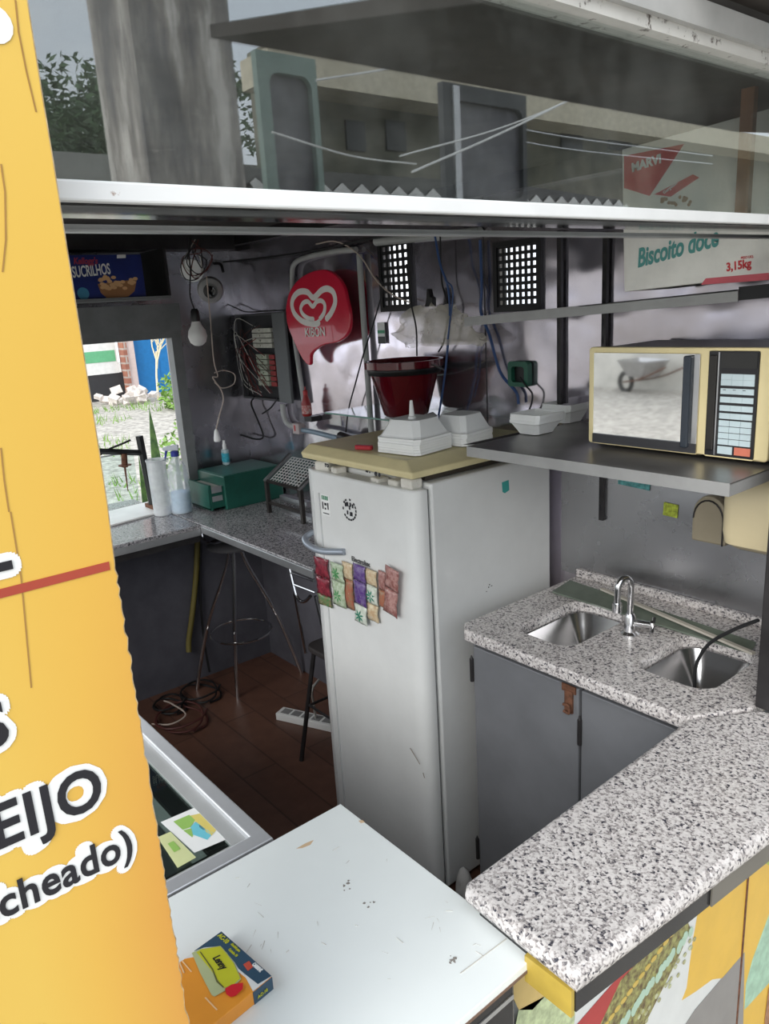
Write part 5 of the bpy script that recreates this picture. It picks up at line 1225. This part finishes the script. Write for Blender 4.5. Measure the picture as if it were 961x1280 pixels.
# white table
ZB = .915
tx0, tx1, ty0, ty1 = -1.075, -.592, .215, .707
tb_ = thing('white_table', 'white laminate table top on a black cabinet in the doorway', 'table', ((tx0+tx1)/2, (ty0+ty1)/2, 0))
lam = mat('white laminate', (.78, .82, .81), .35, var=.03, scale=3)
top = put('table_top', MB().box((tx0, ty0, ZB-.016), (tx1, ty1, ZB)), lam, tb_, bevel=.001)
put('edge_band', MB().box((tx0-.0012, ty0, ZB-.017), (tx1+.0012, ty1+.0012, ZB-.0125)), mat('brown edge band', (.16, .10, .07), .6), top)
put('body', MB().box((tx0+.02, ty0+.02, .02), (tx1-.012, ty1-.035, ZB-.018)), mat('glossy black casing', (.012, .012, .014), .18), tb_, bevel=.006)
put('body_seam', MB().box((tx1-.012, ty0+.03, ZB-.06), (tx1-.0105, ty1-.04, ZB-.052)), ALU, tb_)
chip = mat('bare chip grey', (.24, .22, .20), .8); scr = mat('light scratch', (.52, .50, .46), .7)
def onT(px, py): p = at(px, py, 'z', ZB); return (p.x, p.y)
rn = random.Random(6); pol = []; pol2 = []
for cx, cy_, n, s in ((432, 1107, 9, 9), (461, 1132, 4, 7), (567, 1200, 5, 5), (566, 1198, 5, 4)):
    for k in range(n):
        x, y = onT(cx+rn.uniform(-s, s), cy_+rn.uniform(-s*.7, s*.7)); r = rn.uniform(.0008, .0028)
        pol.append([(x+r*math.cos(a)*rn.uniform(.5, 1.3), y+r*math.sin(a)*rn.uniform(.5, 1.3)) for a in (0, 1, 2, 3, 4.2, 5.2)])
for k in range(34):
    x, y = onT(rn.uniform(290, 600), rn.uniform(1060, 1240)); a = rn.uniform(0, 3); l = rn.uniform(.004, .016)
    if not (tx0+.02 < x < tx1-.02 and ty0+.02 < y < ty1-.02): continue
    pol2.append([(x, y), (x+l*math.cos(a), y+l*math.sin(a)), (x+l*math.cos(a)+.0005, y+l*math.sin(a)+.0006)])
x, y = onT(575, 1217); x2, y2 = onT(632, 1174); pol2.append([(x, y), (x2, y2), (x2+.0012, y2+.0012), (x+.001, y+.001)])
decal('chips', pol, TOP((0, 0, ZB)), chip, top, h=.0002, lift=.0)
decal('scratches', pol2, TOP((0, 0, ZB)), scr, top, h=.0002, lift=.0)
st_ = [[onT(370+dx, 1056+dy) for dx, dy in ((0, 5), (12, -2), (22, -6), (18, 0), (8, 4))], [onT(448+dx, 1024+dy) for dx, dy in ((0, 2), (5, 1), (8, 4), (3, 5))]]
decal('stain', st_, TOP((0, 0, ZB)), mat('orange rust stain', (.62, .45, .28), .6), top, h=.0002, lift=.0)

# small printed box on the table
k0, k1, k2 = at(277, 1166, 'z', ZB+.02), at(340, 1222, 'z', ZB+.02), at(222, 1200, 'z', ZB+.02)
rv = (k1-k0); uv = (k0-k2)
xw = rv.normalized(); Ws = rv.length; 
yw = Vector((0, 0, 1)).cross(xw); Ds = .12
org = k0-yw*Ds; org.z = ZB
Mk = frame(org, xw, yw)
kb = thing('pad_box', 'small orange and blue printed box lying on the white table', 'box', org)
orm = mat('orange carton', (.74, .29, .035), .4, var=.06)
put('carton', MB().box((0, 0, .0004), (Ws, Ds, .022), Mk), orm, kb, bevel=.001)
Mt = Mk @ Matrix.Translation((0, 0, .022))
U = lambda u, v: (Ws*u, Ds*v)
navy = mat('navy print', (.035, .075, .12), .4); lime = mat('lime print', (.50, .50, .03), .4)
Mti = Mt.inverted()
def K(*q):
    out = []
    for x, y in q:
        v = Mti @ at(200+x/6.006, 1130+y/6.006, 'z', ZB+.022); out.append((min(max(v.x, .0004), Ws-.0004), min(max(v.y, .0004), Ds-.0004)))
    return out
decal('print', [K((225, 330), (150, 372), (160, 392), (250, 400), (470, 420), (600, 520), (690, 590), (722, 640), (738, 695), (800, 640), (845, 550), (465, 175))], Mt, mat('white wave', (.70, .71, .70), .45), kb)
decal('print', [K((455, 175), (845, 545), (735, 605), (650, 540), (590, 490), (560, 440), (455, 320), (330, 330), (235, 337))], Mt, navy, kb, lift=.0008)
decal('print', [K((240, 375), (305, 345), (455, 322), (500, 372), (560, 450), (580, 500), (610, 570), (560, 620), (500, 650), (410, 702), (388, 690), (300, 520))], Mt, mat('pad edge', (.42, .46, .25), .45), kb, lift=.0014)
decal('print', [K((275, 372), (310, 350), (452, 328), (495, 378), (555, 455), (575, 505), (602, 568), (555, 612), (480, 640), (420, 560), (380, 500), (330, 440))], Mt, lime, kb, lift=.002)
decal('print', [K((300, 372), (306, 370), (400, 500), (435, 590), (482, 636), (474, 640), (425, 596), (392, 506))], Mt, mat('pad crease', (.10, .10, .03), .5), kb, lift=.0026)
decal('print', [K((625, 605), (622, 650), (572, 700), (532, 712), (498, 690), (490, 650), (540, 618))], Mt, mat('red drop', (.58, .02, .03), .4), kb, lift=.0030)
def boxtext(t_, q, size, m, **kw):
    x, y = K(q)[0]; letters('lettering', t_, size, Mt @ Matrix.Translation((x, y, 0)), m, kb, **kw)
boxtext('AC-10', (432, 248), .0098, lime, bold=.0003, lift=.0016, xs=.85)
boxtext('Almofada para', (530, 312), .0058, lime, bold=.0001, lift=.0016, xs=.62)
boxtext('Carimbo 10', (512, 352), .0058, lime, bold=.0001, lift=.0016, xs=.7)
boxtext('CARBRINK', (690, 465), .008, WHITEPRINT, bold=.0002, lift=.0016, xs=.5)
decal('print', [K((625, 462), (670, 435), (700, 480), (660, 510))], Mt, mat('logo red', (.5, .08, .05), .4), kb, lift=.0016)
x, y = K((395, 420))[0]
letters('lettering', 'Lenny', .0155, Mt @ Matrix.Translation((x, y, 0)) @ Matrix.Rotation(-.12, 4, 'Z'), INK, kb, .0002, lift=.0030, shear=.2, xs=.75)
pale = mat('pale orange print', (.78, .52, .28), .5)
for q in ([(140, 440), (150, 436), (185, 520), (176, 524)], [(160, 430), (170, 428), (240, 510), (232, 514)], [(335, 708), (345, 704), (432, 795), (424, 802)]): decal('print', [K(*q)], Mt, pale, kb, lift=.0006)
decal('print', [rect(Ds*.72, .0006, Ds*.998, .0215)], Mk @ Matrix.Translation((Ws, 0, 0)) @ Matrix.Rotation(PI/2, 4, 'Z') @ Matrix.Rotation(PI/2, 4, 'X'), navy, kb)
letters('lettering', 'AC-10', .007, Mk @ Matrix.Translation((Ws+.0008, Ds*.77, .007)) @ Matrix.Rotation(PI/2, 4, 'Z') @ Matrix.Rotation(PI/2, 4, 'X'), lime, kb, .0002, xs=.9)

# yellow menu board on the end wall
BXp = -.60
mb_ = thing('menu_board', 'tall yellow menu board with black lettering at the kiosk corner', 'menu board', (BXp, 0, .86))
rn = random.Random(12); edge = []; z = 2.30
while z > .80:
    edge.append((.1970+rn.uniform(-.0013, .0008) if z < 1.68 else .1985+rn.uniform(-.0003, .0003), z)); z -= .0055 if z < 1.68 else .05
poly = [(-.19, .80), (-.19, 2.30)]+edge
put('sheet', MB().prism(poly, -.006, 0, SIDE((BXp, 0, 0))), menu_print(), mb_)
put('core_edge', MB().prism([(e_[0]-.001, e_[1]) for e_ in edge]+[(e_[0]+.0012, e_[1]) for e_ in edge[::-1]], -.005, -.001, SIDE((BXp, 0, 0))), mat('corrugated board core', (.72, .58, .36), .8, col2=(.4, .28, .16), scale=80), mb_)
put('batten', MB().box((XE+.001, -.15, .85), (BXp-.0065, .10, 2.2)), DARKSTEEL, mb_)
Tm = lambda px, py: tuple(at(px, py, 'x', BXp).yz)
def boardtext(s, px, size, xs, outline, anchor='RIGHT', rot=0):
    M = SIDE((BXp, 0, 0)) @ Matrix.Translation((*Tm(*px), 0)) @ Matrix.Rotation(rot, 4, 'Z')
    cu = bpy.data.curves.new('letters', 'FONT'); cu.body = s; cu.size = size; cu.align_x = anchor; cu.space_character = 1.06; cu.resolution_u = 3
    o = bpy.data.objects.new('letters', cu); COL.objects.link(o)
    me = bpy.data.meshes.new_from_object(o.evaluated_get(bpy.context.evaluated_depsgraph_get())); bpy.data.objects.remove(o)
    vs2 = [v.co.copy() for v in me.vertices]; fs2 = [tuple(p.vertices) for p in me.polygons]; b = MB()
    for k in range(20):
        for q in (1, .55):
            d2 = Vector((outline*q*math.cos(PI*k/10), outline*q*math.sin(PI*k/10), .0004+.000012*k+.000004*(q < 1))); b.add([M @ (v+d2) for v in vs2], fs2)
    put('lettering_outline', b, WHITEPRINT, mb_)
    letters('lettering', s, size, M, INK, mb_, .0011*size/.05, ext=.0002, align=anchor, xs=xs, lift=.0012, space=1.06)
boardtext('QUEIJO', (131, 1001), .053, .86, .0070)
boardtext('(recheado)', (168, 1065), .0385, .84, .0060)
boardtext('S', (14, 925), .052, 1.0, .0072)
boardtext('-', (20, 722), .05, 1.0, .0075)
boardtext('TA', (82, 1318), .055, 1.0, .0075)
a_, c_ = Tm(0, 742), Tm(136, 703)
decal('print', [[(-.15, a_[1]-.0035), (c_[0], a_[1]-.0035+.0), (c_[0], a_[1]+.0035), (-.15, a_[1]+.0035)]], SIDE((BXp, 0, 0)), REDBROWN, mb_)
decal('print', [circ(*Tm(-8, 30), .012, 16)], SIDE((BXp, 0, 0)), WHITEPRINT, mb_)
wk = mat('brown scuff', (.36, .20, .05), .7)
sc_ = []
for pts in ([(18, 0), (22, 40), (32, 90), (44, 140)], [(0, 205), (5, 240), (6, 300), (2, 340)], [(0, 560), (4, 600), (10, 640)], [(12, 640), (25, 720), (38, 860)]):
    for i in range(len(pts)-1):
        a, c = Tm(*pts[i]), Tm(*pts[i+1]); sc_.append([a, c, (c[0]+.0012, c[1]), (a[0]+.0012, a[1])])
for q in sc_: decal('scuff', [q], SIDE((BXp, 0, 0)), wk, mb_, h=.0002)

# printed panels below the bar
PXn = XE
pn = thing('front_panel', 'yellow food-print panel under the granite bar', 'panel', (PXn, 1.0, -.2))
P2 = lambda *q: [tuple(at(x, y, 'x', PXn).yz) for x, y in q]
seam = at(932, 1120, 'x', PXn).y
put('sheet', MB().box((PXn-.02, .722, -.25), (PXn, seam-.002, .882)), mat('white panel print', (.66, .68, .67), .35, var=.05), pn)
MS = SIDE((PXn, 0, 0))
pyel = mat('panel yellow', (.72, .45, .06), .38, var=.06)
decal('print', [P2((876, 1085), (935, 1040), (931, 1182), (925, 1218), (905, 1222), (890, 1224), (868, 1240), (852, 1250), (858, 1235), (865, 1180), (872, 1140))[::-1]], MS, pyel, pn)
decal('print', [P2((640, 1215), (662, 1212), (690, 1235), (665, 1262), (648, 1262), (640, 1245))[::-1]], MS, mat('print sand', (.60, .44, .16), .45), pn)
decal('print', [P2((648, 1262), (690, 1240), (720, 1250), (716, 1290), (640, 1300))[::-1]], MS, mat('print pale green', (.50, .58, .34), .45, var=.3, scale=60), pn)
decal('print', [P2((712, 1290), (760, 1235), (800, 1190), (812, 1190), (790, 1225), (745, 1290))[::-1]], MS, mat('print red', (.42, .04, .04), .4), pn, lift=.0006)
decal('print', [P2((745, 1290), (775, 1225), (830, 1165), (856, 1145), (862, 1160), (850, 1190), (800, 1290))[::-1]], MS, mat('print olive', (.36, .36, .13), .5, col2=(.1, .06, .03), scale=70), pn, lift=.0010)
rn = random.Random(21); g1 = []; g2 = []; g3 = []
for k in range(26):
    t_ = k/26; x, y = 760+98*t_, 1290-135*t_
    g1.append(circ(*P2((x+6+rn.uniform(-2, 2), y+4))[0], .0085, 9, .012)); g3.append(circ(*P2((x+24+rn.uniform(-6, 6)-10*t_, y+12+rn.uniform(-6, 6)))[0], .006, 6, .005))
    if k % 2: g2.append(circ(*P2((x-8, y-4))[0], .010, 9, .006))
decal('print', g3, MS, mat('print crumbs', (.52, .55, .36), .6, col2=(.3, .28, .14), scale=90), pn, lift=.0013)
decal('print', g2, MS, mat('print gold', (.58, .42, .10), .5), pn, lift=.0016)
decal('print', g1, MS, mat('print mint', (.42, .58, .46), .45), pn, lift=.0019)
decal('print', [P2((868, 1262), (930, 1190), (928, 1290), (850, 1290))[::-1]], MS, mat('print grey', (.26, .25, .24), .5), pn, lift=.0006)
pn2 = thing('front_panel', 'yellow food-print panel with a pale green leaf, at the far end under the bar', 'panel', (PXn, 1.6, -.2))
put('sheet', MB().box((PXn-.02, seam+.002, -.25), (PXn, 2.1, .882)), pyel, pn2)
decal('print', [P2((930, 1262), (932, 1230), (940, 1200), (962, 1140), (985, 1110), (985, 1200), (955, 1235))[::-1]], MS, mat('leaf mint print', (.36, .56, .42), .45, var=.2, scale=30), pn2)
decal('print', [P2((948, 1075), (965, 1050), (985, 1040), (985, 1075), (962, 1082))[::-1]], MS, mat('lime leaf print', (.40, .50, .08), .45), pn2, lift=.0008)
decal('print', [P2((955, 1275), (960, 1235), (985, 1205), (985, 1300), (955, 1300))[::-1]], MS, mat('meat brown print', (.36, .18, .10), .5, var=.4, scale=40), pn2, lift=.0012)
struct('trim_18', MB().box((PXn-.004, seam-.003, -.25), (PXn+.003, seam+.003, .925)), RUST)
# torn tape lump at the corner of fridge, cabinet and bar
tl = at(600, 1078, 'y', 1.40); tl = Vector((-1.455, 1.40, .50))
tz = at(598, 1085, 'y', 1.36)
b = MB(); rings = []
for i in range(9):
    u = i/8; r = .034*(1-u**3)**.6+.002
    rings.append([Vector((-1.462+r*.8*math.cos(a*2*PI/10)*(1+.35*mnoise.noise(Vector((a, u*4, 0)))), 1.398+r*.8*math.sin(a*2*PI/10)*(1+.3*mnoise.noise(Vector((a, u*4, 5)))), .001+.13*u)) for a in range(10)])
tag(put('foam_sealant', b.loft(rings), mat('grey white sealant', (.55, .54, .52), .8, bump=.4, bscale=80), smooth=True), 'lump of grey white sealant in the gap of fridge and cabinet', 'sealant')
